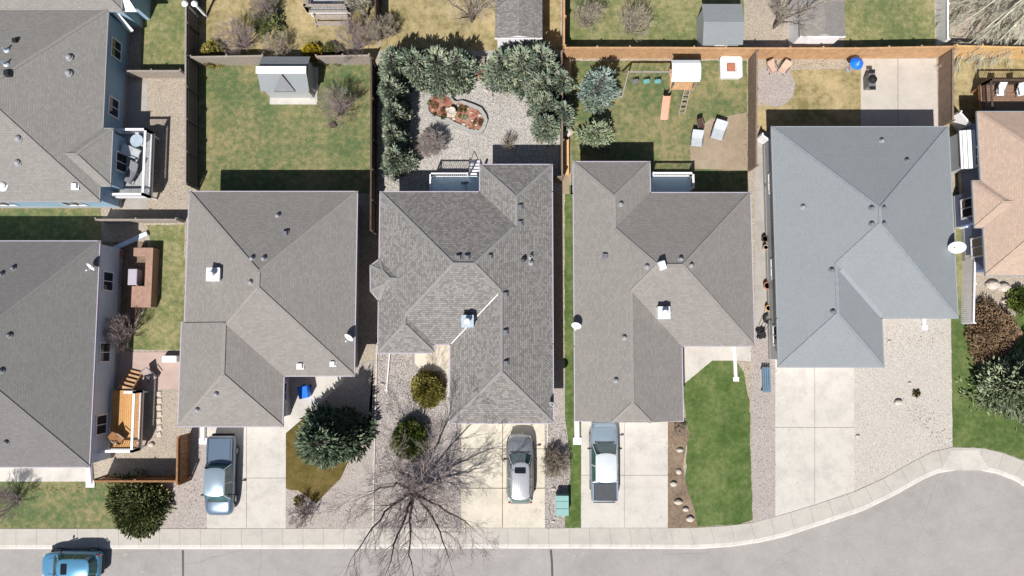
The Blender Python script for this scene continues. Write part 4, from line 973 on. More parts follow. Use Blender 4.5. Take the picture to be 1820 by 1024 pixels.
conifer('spruce_tree', 'pale blue spruce on the play lawn nearest the cedar fence', 3.8, 1.55, 'l_spruce_blue', 31, loc=at(1066, 155, 3.8, .4))
conifer('spruce_tree', 'squat sage green conifer just above the warm grey roof', 2.4, 1.2, 'l_sage', 32, loc=at(1060, 238, 2.4, .4))
conifer('spruce_tree', 'large dark blue green spruce between driveway and gravel of the left neighbour', 5.6, 2.1, 'l_deep', 33, nb=200, per=40, ln=.45, wd=.13, loc=at(588, 778, 6, .3), pw=.65)
conifer('spruce_tree', 'big sage green conifer by the lawn at the right edge', 5.0, 2.6, 'l_sage', 34, nb=200, per=40, ln=.42, wd=.12, loc=at(1812, 690, 5, .3))
bush('juniper_bush', 'big round olive juniper beside the sidewalk at lower left', 2.0, 2.0, 'l_juniper', 41, loc=at(243, 897, 2, .3), n=9000, ln=.26, wd=.11, lumps=120, gap=.3)
bush('golden_bush', 'clipped golden green ball bush beside the walkway', 1.18, 1.9, 'l_gold', 42, loc=at(758, 693, 1.9, .5), n=8000, ln=.15, wd=.06, lumps=110)
bush('green_bush', 'clipped deep green ball bush under the bare tree', 1.38, 2.0, 'l_green', 43, loc=at(728, 784, 2.0, .5), n=10000, ln=.15, wd=.06, lumps=120)
bush('yellow_bush', 'bright yellow bush at the weathered fence by the garden shed', .75, 1.1, 'l_yellow', 44, loc=at(554, 92, 1, .5), n=1500, lumps=30)
bush('olive_bush', 'grey olive bush right of the bright yellow one', .9, 1.0, 'l_tuft', 45, loc=at(588, 94, 1, .5), n=1800, lumps=40)
bush('olive_bush', 'yellow green bush at the left end of the weathered fence', 1.05, 1.1, 'l_gold', 46, loc=at(376, 94, 1, .5), n=2200, lumps=40)
bush('evergreen_bush', 'dark green loose bush on the dry lawn at top left', 1.1, 1.6, 'l_juniper', 47, loc=at(474, 38, 1.6, .5), n=2600, lumps=40)
bush('evergreen_bush', 'dark green shrub at the right edge below the tan house', 1.0, 1.2, 'l_green', 48, loc=at(1815, 535, 1, .5), n=2600, lumps=40)
bush('dry_shrub', 'large round rusty brown shrub below the tan house', 2.0, 2.0, 'l_brown', 49, loc=at(1768, 590, 2, .4), n=8000, ln=.16, wd=.07, lumps=110)
bush('low_shrub', 'small dark green and yellow tuft in pink gravel of the right front yard', .25, .35, 'l_tuft', 50, loc=at(1630, 699, .3, .5), n=200, lumps=12, ln=.1)
# twiggy ones
twig_bush('twiggy_bush', 'round leafless grey mauve bush on pale gravel left of the rock bed', at(768, 262, 1.3, .1), 1.0, 1.5, 190, 'twig_gb', 51, depth=3)
twig_bush('spiky_shrub', 'small fan of upright bare stems at the edge of the roof shadow', at(903, 258, 1.0, 0), .68, 1.25, 75, 'twig_tan', 52, depth=1, up=.3)
twig_bush('twiggy_bush', 'sprawling leafless shrub right of the silver car', at(986, 822, 1, .2), 1.0, 1.0, 190, 'twig_tan', 53, depth=3)
bush('leafy_undergrowth', 'dull olive dry leaves inside the sprawling shrub right of the silver car', .75, .7, 'l_rust', 54, loc=at(985, 820, .6, .3), n=900, lumps=40, ln=.1, wd=.05)
bush('leafy_undergrowth', 'olive leaves at the foot of the round mauve bush', .7, .8, 'l_tuft', 58, loc=at(766, 262, .6, .3), n=800, lumps=40, ln=.09, wd=.04)
for i, (px, py, r_, h_, mm, lb) in enumerate([(425, 75, 1.6, 1.8, 'twig_mauve', 'wide mauve bare shrub behind the weathered fence, second from left'), (494, 88, 1.2, 1.4, 'twig_tan', 'tan bare shrub directly behind the garden shed'),
 (632, 78, 1.7, 2.2, 'twig_mauve', 'grey mauve bare thicket at the right end of the weathered fence'), (668, 62, 1.2, 1.8, 'twig_tan', 'grey tan bare thicket beside the dark fence at the top'),
 (600, 192, 1.5, 2.4, 'twig_mauve', 'loose bare shrub on the big green lawn'), (220, 590, 1.3, 2.0, 'twig_mauve', 'brown mauve bare shrub beside the pale blue wall'),
 (540, 912, 1.0, 1.0, 'twig_mauve', 'low dark bare shrub near the sidewalk left of the big tree'), (20, 890, 1.3, 1.6, 'twig_mauve', 'bare shrub on the small lawn at the lower left edge'),
 (1125, 45, 1.4, 2.2, 'twig_tan', 'thin bare shrub on the lawn at top right of centre'), (1044, 35, 1.2, 2.0, 'twig_tan', 'thin bare shrub near the cedar fence corner at top'),
 (1205, 765, .5, .7, 'twig_tan', 'dry grass clump at the head of the rocky bed'), (690, 52, .9, 1.2, 'twig_tan', 'tan brush poking past the dark fence at the top'), (470, 20, 1.0, 1.6, 'twig', 'dark bare shrub above the loose green bush')]):
    twig_bush('bare_shrub', lb, at(px, py, h_, .4), r_, h_, 60 if r_ > .6 else 30, mm, 60 + i, depth=3)
bush('low_shrub', 'yellow flowering tuft on top of the low bare shrub near the sidewalk', .3, .5, 'l_yellow', 55, loc=at(530, 893, .5, .5), n=250, lumps=12)
# the big bare front tree
B = P(735, 874, 0)
def L3(*q): return [B] + [P(a, b, c) for a, b, c in q]
bare_tree('bare_tree', 'large leafless tree in the front gravel with branches over the sidewalk and road', B, [
 L3((731, 876, .6), (700, 897, 2.1), (662, 938, 3.8), (630, 985, 5.6)), L3((733, 878, .7), (722, 915, 2.4), (700, 968, 4.4), (690, 1010, 5.8)),
 L3((735, 878, .8), (728, 925, 2.8), (728, 975, 4.6), (733, 1010, 6.0)), L3((739, 878, .7), (760, 905, 2.2), (782, 945, 4.0), (797, 990, 5.8)),
 L3((737, 876, .6), (770, 895, 2.4), (806, 915, 4.2), (835, 935, 5.4)), L3((732, 872, .6), (706, 858, 2.4), (672, 868, 4.4), (655, 880, 5.4)),
 L3((733, 870, .8), (715, 845, 3.0), (698, 822, 5.0)), L3((737, 868, .9), (752, 842, 3.4), (768, 812, 5.4)), L3((739, 872, .8), (775, 862, 3.2), (815, 850, 5.2))],
 'twig', 5, depth=4, r0=.13, twl=1.2, kids=2, spread=.42, minr=.0062, lf=.68, up=.05)
# bare trees at the top
def simple_tree(name, label, px, py, h, spread, m, seed, n=6, **k):
    b = at(px, py, 0, 0); rr = random.Random(seed); limbs = []
    for i in range(n):
        a = 6.2832 * i / n + rr.uniform(-.3, .3); s = spread * rr.uniform(.5, .8)
        limbs.append([b, b + Vector((math.cos(a) * .08, math.sin(a) * .08, h * .25)), b + Vector((math.cos(a) * s * .6, math.sin(a) * s * .6, h * .6)), b + Vector((math.cos(a) * s, math.sin(a) * s, h * .85))])
    return bare_tree(name, label, b, limbs, m, seed, twl=h * .16, **k)
simple_tree('bare_tree', 'wide sandy twigged bare tree between the two sheds at top right', 1375, 50, 5.0, 2.6, 'twig_tan', 71, depth=3, r0=.09, kids=2)
simple_tree('bare_tree', 'golden twigged bare tree at the top edge left of the narrow shed', 838, 40, 4.5, 2.2, 'twig_tan', 72, depth=3, r0=.08, kids=2)
simple_tree('bare_tree', 'pale bare tree at the top edge beside the railed porch', 652, 30, 4.0, 1.2, 'twig_pale', 73, depth=3, r0=.08, kids=2)
# feathery willow, branches sweep down left from beyond the corner
b = P(1835, -40, 0); lm = []; rr = random.Random(9)
for i in range(26):
    e = P(rr.uniform(1690, 1850), rr.uniform(-30, 88), 1.4); mid = b.lerp(e, .45) + Vector((rr.uniform(-.4, .4), rr.uniform(-.4, .4), rr.uniform(3.2, 4.6))); m2 = b.lerp(e, .8); m2.z = rr.uniform(1.8, 2.8)
    lm.append([b, b + Vector((0, 0, 2.6)) + (e - b).normalized() * .4, mid, m2, Vector((e.x, e.y, 1.2))])
bare_tree('willow_tree', 'pale feathery leafless willow filling the top right corner', b, lm, 'twig_pale', 9, depth=2, r0=.1, trunk_m='twig_pale', kids=3, spread=.35, twl=.9, minr=.014, up=-.05)

# ------------------------------------------------------------------ rock bed in the gravel yard
lobeA = [(756, 190), (758, 176), (766, 167), (778, 162), (790, 164), (802, 170), (806, 180), (811, 183), (822, 181), (840, 187), (856, 194), (864, 206), (867, 216), (862, 232), (855, 239), (840, 240), (826, 234), (806, 225), (800, 218), (790, 219), (776, 215), (762, 208), (756, 200)]
t = thing('rock_bed', 'figure eight planting bed with grey concrete kerb and red mulch on pale gravel', 'flower bed', P(810, 200, 0))
ci = P(790, 192, 0), P(834, 212, 0)
def shrink(q):
    p = P(*q, 0); c = min(ci, key=lambda c: (c - p).length) if abs(q[0] - 811) > 8 else P(812, 201, 0); d = (c - p).normalized(); return p + d * .27
mb = MB(); ring = [[], [], [], []]
for q in lobeA:
    o_, i_ = P(*q, 0), shrink(q); ring[0].append((o_.x, o_.y, .0)); ring[1].append((o_.x, o_.y, .32)); ring[2].append((i_.x, i_.y, .32)); ring[3].append((i_.x, i_.y, .02))
mb.loft(ring, cap=False); obj('kerb_edging', mb, M['edging'], t)
mb = MB(); mb.add([(x, y, .2) for x, y, _ in ring[3]], [tuple(range(len(ring[3])))[::-1]]); o = obj('mulch', mb, M['mulch'], t)
def rock(name, px, py, s, m, label, z=0, cat='rock', group=None, seed=None):
    p = P(px, py, 0); rr = random.Random(seed or int(px * 7 + py)); mb = MB(); mb.ball((p.x, p.y, z + s * .35), s, 7, (1, rr.uniform(.6, .9), .6), .16, rr); return obj(name, mb, m, None, label, cat, group)
GR = 'small rocks in the red mulch of the figure eight bed'
for i, (x, y, s, lb) in enumerate([(779, 211, .1, 'white rock at the bottom rim of the left mulch lobe'), (832, 195, .12, 'orange tinted rock at the top of the right mulch lobe'), (838, 202, .12, 'pale rock just below the orange tinted one in the right lobe'), (853, 207, .15, 'largest cream rock near the upper right kerb of the mulch bed'),
  (840, 216, .1, 'small rock left of the big rusty tuft'), (825, 223, .16, 'largest white rock low in the right mulch lobe'), (832, 227, .12, 'pinkish rock right below the largest white one'), (839, 233, .13, 'pale rock at the bottom kerb of the right lobe, left of its twin'), (846, 233, .12, 'pale rock at the bottom kerb of the right lobe, right of its twin'),
  (797, 208, .11, 'pale rock left of the birdbath foot'), (807, 213, .14, 'white rock right below the birdbath'), (801, 209, .1, 'pinkish rock between two pale ones below the birdbath'), (822, 226, .09, 'tiny pinkish rock under the largest white one'), (815, 190, .12, 'rock on the kerb at the upper waist of the bed'), (770, 197, .07, 'tiny rock in the middle of the left mulch lobe'), (788, 176, .07, 'tiny rock high in the left mulch lobe'), (846, 224, .1, 'rock under the big rusty tuft')]):
    rock('garden_rock', x, y, s, M['stone'] if 'pink' not in lb and 'orange' not in lb else M['stone_pink'], lb, .18, group=GR)
for i, (x, y, r_, mk, lb) in enumerate([(776, 173, .24, 'l_rust', 'brown tuft at the top of the left mulch lobe'), (762, 186, .15, 'l_green', 'bright green tuft at the left rim of the mulch bed'), (774, 190, .26, 'l_rust', 'dull tuft in the middle of the left mulch lobe'), (772, 207, .14, 'l_tuft', 'olive tuft near the lower left rim of the mulch bed'), (788, 211, .2, 'l_tuft', 'olive tuft where the two mulch lobes meet below the white stone'),
     (823, 196, .34, 'l_tuft', 'greenish spreading tuft at the top of the right mulch lobe'), (850, 220, .4, 'l_rust', 'large rusty tuft at the right rim of the mulch bed'), (827, 211, .2, 'l_sage', 'grey tuft in the middle of the right mulch lobe'), (817, 209, .1, 'l_green', 'tiny green tuft beside the white stone table'), (788, 198, .2, 'l_rust', 'rusty tuft left of the white stone table')]):
    bush('bed_plant', lb, r_, .3, mk, 80 + i, loc=P(x, y, 0) + Vector((0, 0, 0)), n=int(1400 * r_), lumps=12, ln=.09, wd=.035, cat='plant', z0=.2)
t = thing('stone_birdbath', 'white square stone birdbath at the waist of the mulch bed', 'birdbath', P(803, 203, 0)); q = P(804, 203, 0)
mb = MB(); mb.box((q.x, q.y, .26), (.62, .5, .14), -.45, 1, .03); obj('plinth', mb, M['stone'], t)
mb = MB(); mb.cyl((q.x, q.y, .32), .13, .28, 10, .1); obj('pedestal', mb, M['stone'], t)
mb = MB(); mb.lathe((q.x, q.y, .6), [(.1, 0), (.26, .06), (.3, .14), (.26, .14), (.2, .08), (.02, .06)], 4 * 4); obj('basin', mb, M['stone'], t)
mb = MB(); mb.box((q.x - .35, q.y + .25, .3), (.22, .18, .2), .3); mb.box((q.x + .1, q.y + .35, .28), (.22, .16, .16), -.3); obj('stepping_block', mb, M['stone'], t)
# terracotta pot and bench at the gap
t = thing('terracotta_pot', 'round terracotta pot of dark soil in the gap between spruces', 'flower pot', P(853, 129, 0)); q = P(853, 130, .4)
mb = MB(); mb.lathe((q.x, q.y, 0), [(.13, 0), (.19, .38), (.23, .38), (.23, .46), (.19, .46), (.18, .4)], 20); obj('pot', mb, M['terracotta'], t, smooth=True)
mb = MB(); mb.cyl((q.x, q.y, .37), .185, .04, 18); obj('soil', mb, M['soil'], t)
t = thing('garden_bench', 'small pinkish wooden bench behind the terracotta pot', 'bench', P(853, 112, 0)); q = P(853, 110, .4)
for k in range(3):
    mb = MB(); mb.box((q.x, q.y - .16 + k * .16, .42), (.7, .13, .04)); obj('seat_slat', mb, M['wood_grey'], t)
for sx in (-.3, .3):
    mb = MB(); mb.box((q.x + sx, q.y, .2), (.05, .4, .4)); obj('leg', mb, M['wood_grey'], t)
mb = MB(); mb.box((q.x, q.y + .24, .62), (.7, .04, .3)); obj('backrest', mb, M['wood_grey'], t)
for i, (x, y, lb) in enumerate([(841, 161, 'white stone at the left mouth of the spruce gap'), (864, 161, 'white stone at the right mouth of the spruce gap'), (926, 163, 'small stone at the foot of the upper right spruces'), (935, 168, 'small stone just right and below another under the right spruces'), (943, 178, 'small stone beside the middle of the right spruce column'),
   (732, 178, 'pinkish stone beside the left spruce column'), (975, 775, 'pale stone at the head of the sprawling shrub'), (984, 869, 'pale stone between sprawling shrub and teal cabinet'), (987, 920, 'larger pale stone below the teal cabinet'), (983, 927, 'smaller pale stone below the teal cabinet'), (680, 683, 'white rock in mauve gravel near the white downspout'),
   (675, 825, 'small white stone near the left edging of the mauve gravel'), (742, 930, 'dark stone near the sidewalk under the bare tree'), (728, 873, 'white stone leaning at the foot of the bare tree')]):
    rock('garden_rock', x, y, (.13, .16, .1)[i % 3], M['stone_pink'] if 'pink' in lb else M['stone'], lb)

# ------------------------------------------------------------------ street furniture and yard objects
t = thing('utility_cabinet', 'pale teal utility cabinet on the grass edge right of the silver car', 'utility box', P(1000, 903, 0)); a, b = P(988, 881, .75), P(1011, 917, .75); cx, cy = (a.x + b.x) / 2, (a.y + b.y) / 2
mb = MB(); mb.box((cx, cy, .04), (b.x - a.x + .1, a.y - b.y + .1, .08)); obj('plinth', mb, M['conc_grey'], t)
mb = MB(); mb.box((cx, cy, .38), (b.x - a.x - .06, a.y - b.y - .06, .64)); obj('body', mb, M['teal'], t)
for y0, y1, zz in ((0, .27, .8), (.28, .64, .78), (.65, 1, .78)):
    hh = a.y - b.y; mb = MB(); mb.box((cx, a.y - hh * (y0 + y1) / 2, zz - .04), (b.x - a.x, hh * (y1 - y0) - .01, .08), 0, .98); obj('lid', mb, M['teal'], t)
def spout(label, p0, p1, r=.055):
    mb = MB(); mb.tube([P(*p0, .12), P(*p1, .08)], r, 8); mb.box(tuple(P(*p1, .06)), (r * 3, r * 2.4, .12)); return obj('downspout_pipe', mb, M['vinyl'], None, label, 'downspout')
spout('long white drain pipe lying on mauve gravel from the eave', (693, 622), (687, 694)); spout('white drain pipe on the lawn of the warm grey roofed house', (1305, 612), (1308, 674), .13)
spout('white drain pipe at left of the pickup with dark bed', (1025, 745), (1026, 784), .2); spout('white drain pipe at the left corner of the steel blue pickup driveway', (361, 758), (361, 784), .18)
spout('white drain pipe at the front corner of the dark grey roofed house', (158, 825), (161, 860), .2); spout('short white drain pipe below the pale blue grey roof', (1642, 560), (1643, 582), .13)
def bin_(label, px, py, s, lid='plastic_blue'):
    p = P(px, py, .9); t = thing('recycling_bin', label, 'bin', (p.x, p.y, 0))
    mb = MB(); mb.box((p.x, p.y, .47), (s * .8, s, .86), .2, 1.12, .04); obj('body', mb, M['plastic_blue'], t)
    mb = MB(); mb.box((p.x, p.y, .95), (s * .98, s * 1.15, .08), .2, .9, .03); obj('lid', mb, M[lid], t)
    for sx in (-.3, .3):
        mb = MB(); mb.cyl((p.x + sx * s, p.y + s * .5, .0), .1, .12, 10); obj('wheel', mb, M['tyre'], t)
    return t
bin_('bright blue bin at the shaded corner by the front path', 539, 697, .75)
t = thing('patio_umbrella', 'bright blue patio umbrella at the cedar fence corner of the square patio', 'umbrella', P(1530, 115, 0)); q = P(1527, 109, 1.6)
mb = MB(); mb.lathe((q.x, q.y, 1.25), [(.5, 0), (.48, .05), (.3, .25), (.03, .42)], 8); obj('canopy', mb, M['plastic_blue'], t)
mb = MB(); mb.cyl((q.x, q.y, 0), .025, 1.7, 8); mb.cyl((q.x, q.y, 0), .22, .08, 12); obj('pole', mb, M['lead'], t)
# barbecue
t = thing('barbecue_grill', 'dark barbecue grill standing on the pale square patio', 'grill', P(1550, 146, 0)); q = P(1550, 142, .8)
mb = MB(); mb.box((q.x, q.y, .45), (.5, .95, .8), 0, 1, .03); obj('cart', mb, M['vent'], t)
mb = MB(); mb.lathe((q.x, q.y, .85), [(.3, 0), (.3, .1), (.22, .22), (.03, .27)], 14); obj('hood', mb, M['black'], t)
for s_ in (-.62, .62):
    mb = MB(); mb.box((q.x, q.y + s_, .85), (.42, .26, .03)); obj('side_shelf', mb, M['darkmetal'], t)
for sx in (-.2, .2):
    mb = MB(); mb.box((q.x + sx, q.y - .42, .06), (.04, .12, .12)); obj('wheel', mb, M['tyre'], t)
def chair(name, label, px, py, rz, m, fm='rim', L=1.0, W=.6, z=0, cat='chair', group=None, zh=.38):
    p = P(px, py, z + .4); t = thing(name, label, cat, (p.x, p.y, z), group); c, s = math.cos(rz), math.sin(rz)
    def w(x, y, h): return Vector((p.x + x * c - y * s, p.y + x * s + y * c, z + h))
    sl_ = L * .55
    mb = MB(); mb.box(tuple(w(0, -.1, zh)), (W, sl_, .08), rz, 1, .02); obj('seat', mb, M[m], t)
    mb = MB(); a, b = w(0, sl_ / 2 - .12, zh + .02), w(0, L * .62, zh + .42); mb.bar(a, b, W, .08); obj('backrest', mb, M[m], t)
    for sx in (-1, 1):
        for sy in (-1, 1):
            mb = MB(); mb.bar(w(sx * (W / 2 - .03), -.1 + sy * (sl_ / 2 - .05), 0), w(sx * (W / 2 - .03), -.1 + sy * (sl_ / 2 - .05), zh), .04); obj('leg', mb, M[fm], t)
        mb = MB(); mb.bar(w(sx * (W / 2 + .02), -.1 - sl_ / 2, zh + .2), w(sx * (W / 2 + .02), sl_ / 2, zh + .24), .05, .03); obj('armrest', mb, M[fm], t)
    return t
chair('lounge_chair', 'pale cushioned patio chair on bare dirt, the right one of the pair', 1276, 236, -.3, 'cushion', L=1.35, W=.85)
chair('lounge_chair', 'pale cushioned patio chair on bare dirt, the left one of the pair', 1238, 250, -.1, 'cushion', L=1.1, W=.8)
chair('camp_chair', 'small dark red camp chair just above the left cushioned chair', 1244, 222, .3, 'soil', L=.6, W=.4)
chair('patio_chair', 'pinkish white patio chair on the round gravel patio, left one', 1372, 121, .5, 'stone_pink', L=.8, W=.55)
chair('patio_chair', 'pinkish white patio chair on the round gravel patio, right one near the cedar fence', 1393, 122, -.6, 'stone_pink', L=.8, W=.55)
chair('deck_chair', 'pale green patio chair on the white railed grey deck', 238, 272, 1.2, 'l_sage' if False else 'cushion', L=1.1, W=.7, z=1.1)
chair('deck_chair', 'dark lounge chair on the lower half of the white railed grey deck', 232, 312, -.5, 'vent', L=1.6, W=.6, z=1.1)
chair('deck_chair', 'brown chair in the near corner of the orange deck', 210, 780, .9, 'brown_fence', L=.8, W=.6, z=.95)
chair('deck_chair', 'white chair on the brown shaded deck, left one', 1778, 162, .0, 'plastic_white', L=.8, W=.5, z=1.2); chair('deck_chair', 'white chair on the brown shaded deck, right one', 1814, 162, .2, 'plastic_white', L=.8, W=.5, z=1.2)
t = thing('glass_table', 'small round glass table between the chairs of the white railed deck', 'table', P(243, 250, 1.1)); q = P(243, 250, 1.75)
mb = MB(); mb.cyl((q.x, q.y, 1.75), .45, .03, 20); obj('tabletop', mb, M['galv'], t)
for k in range(3):
    mb = MB(); a = k * 2.1; mb.bar((q.x + .3 * math.cos(a), q.y + .3 * math.sin(a), 1.1), (q.x + .1 * math.cos(a), q.y + .1 * math.sin(a), 1.75), .03); obj('leg', mb, M['lead'], t)
# white square planter with rust centre
t = thing('square_planter', 'white square fire pit with rusty centre by the cedar fence', 'fire pit', P(1300, 122, 0)); q = P(1300, 119, .5)
mb = MB(); rg = lambda s_, z: [(q.x + s_ * x, q.y + s_ * y, z) for x, y in ((1, .85), (.85, 1), (-.85, 1), (-1, .85), (-1, -.85), (-.85, -1), (.85, -1), (1, -.85))]
mb.loft([rg(.74, 0), rg(.8, .5), rg(.74, .55), rg(.36, .55), rg(.34, .38)]); obj('surround', mb, M['plastic_white'], t)
mb = MB(); mb.box((q.x, q.y, .47), (.62, .62, .12), 0, .9, .03); obj('lid', mb, M['terracotta'], t)
# playset
t = thing('playset', 'wooden playset with white canopy on the right hand lawn', 'playset', P(1205, 160, 0)); q = P(1204, 152, 0)
for sx in (-.75, .75):
    for sy in (-.7, .7):
        mb = MB(); mb.bar((q.x + sx, q.y + sy, 0), (q.x + sx, q.y + sy, 2.3), .1); obj('post', mb, M['wood_grey'], t)
mb = MB(); mb.box((q.x, q.y, 1.2), (1.7, 1.55, .08)); obj('platform', mb, M['cedar'], t)
mb = MB(); n = 7; rg = []
for k in range(n): a = math.pi * (k / (n - 1)); rg.append([(q.x + sx, q.y + .2 + .75 * math.cos(a), 2.2 + .45 * math.sin(a)) for sx in (-1, 1)])
for a, b in zip(rg, rg[1:]): mb.add([a[0], a[1], b[1], b[0]], [(0, 1, 2, 3)])
o = obj('canopy', mb, M['plastic_white'], t); o.modifiers.new('s', 'SOLIDIFY').thickness = .03
mb = MB(); s0 = P(1184, 172, 1.1); s1 = P(1180, 213, .1)
prof = [(-.28, .16), (-.26, 0), (.26, 0), (.28, .16)]; rings = []
for k in range(7):
    f = k / 6; c = s0.lerp(s1, f); c.z = 1.15 * (1 - f) ** 1.15 + .1; rings.append([(c.x + x, c.y, c.z + z) for x, z in prof])
mb.loft(rings, cap=False, closed=False); o = obj('slide', mb, M['slide'], t); o.modifiers.new('s', 'SOLIDIFY').thickness = .04
mb = MB()
for sd in (-.2, .2): mb.bar((q.x + .4 + sd, q.y - .7, 1.2), (q.x + .25 + sd, q.y - 2.2, 0), .06)
for k in range(6): f = k / 6 + .08; mb.bar((q.x + .4 - .15 * f - .2, q.y - .7 - 1.5 * f, 1.2 * (1 - f)), (q.x + .4 - .15 * f + .2, q.y - .7 - 1.5 * f, 1.2 * (1 - f)), .06)
obj('ladder', mb, M['wood_grey'], t)
xw = P(1116, 150, 2).x
mb = MB(); mb.bar((q.x - .75, q.y + .1, 2.25), (xw, q.y + .1, 2.25), .1); mb.bar((xw, q.y + .1, 2.25), (xw - .1, q.y - .9, 0), .1); mb.bar((xw, q.y + .1, 2.25), (xw - .1, q.y + 1.0, 0), .1); obj('swing_beam', mb, M['wood_grey'], t)
for k, (fx, mk) in enumerate(((.25, 'vent'), (.5, 'fabric_teal'), (.75, 'fabric_teal'))):
    x = xw + (q.x - .75 - xw) * fx; mb = MB(); mb.box((x, q.y + .1, .55), (.45, .3, .06), .2, 1, .02); s_ = obj('swing', mb, M[mk], t)
    mb = MB()
    for sx in (-.2, .2): mb.bar((x + sx, q.y + .1, .57), (x + sx, q.y + .1, 2.22), .015)
    obj('chain', mb, M['lead'], s_)
# raised red planter / hot tub surround between the houses on the left
t = thing('raised_planter', 'U shaped reddish timber bench planter beside the pale blue wall', 'planter', P(258, 490, 0)); a, b = P(236, 440, .9), P(268, 546, .9); cx, cy = (a.x + b.x) / 2, (a.y + b.y) / 2; X, Y = b.x - a.x, a.y - b.y
for nm, c, d in (('side_wall', (b.x - .25, cy, .45), (.5, Y, .9)), ('end_wall', (cx - .2, a.y - .3, .45), (X - .5, .6, .9)), ('end_wall', (cx - .25, b.y + .75, .42), (X - .5, 1.5, .84))):
    mb = MB(); mb.box(c, d, 0, 1, .03); obj(nm, mb, M['brick_red'], t)
t2 = thing('cushion_box', 'pale lilac storage box set in the reddish timber planter', 'box', P(240, 492, 0)); q = P(236, 492, .7)
mb = MB(); mb.box((q.x, q.y, .35), (.6, 1.1, .7), 0, 1, .04); obj('body', mb, M['gutter'], t2); mb = MB(); mb.box((q.x, q.y, .73), (.66, 1.16, .06), 0, .95, .02); obj('lid', mb, M['gutter'], t2)
mb = MB(); mb.bar(P(186, 450, .15), P(262, 415, .15), .3, .2); obj('timber_edging', mb, M['wall_pale'], None, 'pale blue timber edging slanting from the house toward the reddish planter', 'edging')
mb = MB(); p = P(215, 452, .2); mb.lathe((p.x, p.y, 0), [(.14, 0), (.2, .3), (.23, .3), (.23, .36), (.15, .36)], 14); obj('flower_pot', mb, M['terracotta'], None, 'orange flower pot in shade left of the reddish planter', 'flower pot')
mb = MB(); p = P(213, 465, .2); mb.ball((p.x, p.y, .18), .2, 8); obj('garden_ball', mb, M['lead'], None, 'grey ball ornament below the orange flower pot', 'ornament')
# cedar trough by the taupe fence
t = thing('cedar_trough', 'long bright cedar planter trough against the taupe fence', 'planter', P(1006, 285, 0)); a, b = P(1003, 247, .5), P(1011, 312, .5)
for x in (a.x, b.x):
    mb = MB(); mb.box((x, (a.y + b.y) / 2, .25), (.05, a.y - b.y, .5)); obj('side_board', mb, M['cedar_bright'], t)
mb = MB(); mb.box(((a.x + b.x) / 2, (a.y + b.y) / 2, .42), (b.x - a.x - .06, a.y - b.y - .1, .08)); obj('top_board', mb, M['cedar_bright'], t)
rock('garden_rock', 1008, 236, .45, M['stone'], 'large white boulder at the upper end of the cedar trough')
# things along the side of the slate roof house
for i, (x, y, r_, mk, lb) in enumerate([(1363, 330, .2, 'vent', 'dark pot in the side passage, topmost'), (1359, 425, .22, 'soil', 'brown pot in the side passage, above the orange one'), (1360, 440, .18, 'stone_pink', 'pinkish pot in the side passage right below the brown pot'), (1363, 508, .26, 'terracotta', 'orange pot in the side passage'), (1365, 548, .22, 'cedar_bright', 'golden pot in the side passage above the tyre')]):
    p = P(x, y, .3); t = thing('flower_pot', lb, 'flower pot', (p.x, p.y, 0)); mb = MB(); mb.lathe((p.x, p.y, 0), [(r_ * .65, 0), (r_ * .9, .36), (r_ * 1.05, .36), (r_ * 1.05, .44), (r_ * .8, .44), (r_ * .78, .4)], 14); obj('pot', mb, M[mk], t, smooth=True)
    mb = MB(); mb.cyl((p.x, p.y, .36), r_ * .85, .04, 12); obj('soil', mb, M['soil'], t)
t = thing('spare_tyre', 'black tyre lying in the side passage', 'tyre', P(1364, 567, 0)); p = P(1365, 566, .1)
mb = MB(); mb.lathe((p.x, p.y, 0), [(.2, .02), (.34, 0), (.38, .08), (.38, .16), (.34, .24), (.2, .22), (.2, .02)], 18); obj('tyre', mb, M['tyre'], t, smooth=True); mb = MB(); mb.cyl((p.x, p.y, .05), .19, .08, 14); obj('rim', mb, M['rim'], t)
t = thing('lawn_mower', 'black lawn mower in the side passage between the two right houses', 'lawn mower', P(1356, 592, 0)); p = P(1354, 592, .3)
mb = MB(); mb.box((p.x, p.y, .22), (.55, .8, .22), .4, .8, .05); obj('deck', mb, M['black'], t); mb = MB(); mb.cyl((p.x, p.y, .3), .16, .16, 12, .12); obj('engine', mb, M['darkmetal'], t)
for sx, sy in ((-.25, -.3), (.25, -.3), (-.25, .3), (.25, .3)):
    mb = MB(); mb.box((p.x + sx, p.y + sy, .1), (.07, .2, .2), .4, 1, .03); obj('wheel', mb, M['tyre'], t)
mb = MB(); mb.tube([(p.x - .2, p.y + .3, .3), (p.x + .1, p.y + 1.0, .9), (p.x + .5, p.y + .9, .9), (p.x + .25, p.y + .2, .3)], .02, 6); obj('handle', mb, M['darkmetal'], t)
t = thing('blue_bench', 'slate blue slatted bench beside the right driveway', 'bench', P(1362, 675, 0)); p = P(1362, 675, .4)
for k in range(4):
    mb = MB(); mb.box((p.x - .22 + k * .15, p.y, .42), (.12, 1.75, .04)); obj('seat_slat', mb, M['bench_blue'], t)
for sy in (-.75, .75):
    mb = MB(); mb.box((p.x, p.y + sy, .2), (.55, .06, .4)); obj('leg', mb, M['bench_blue'], t)
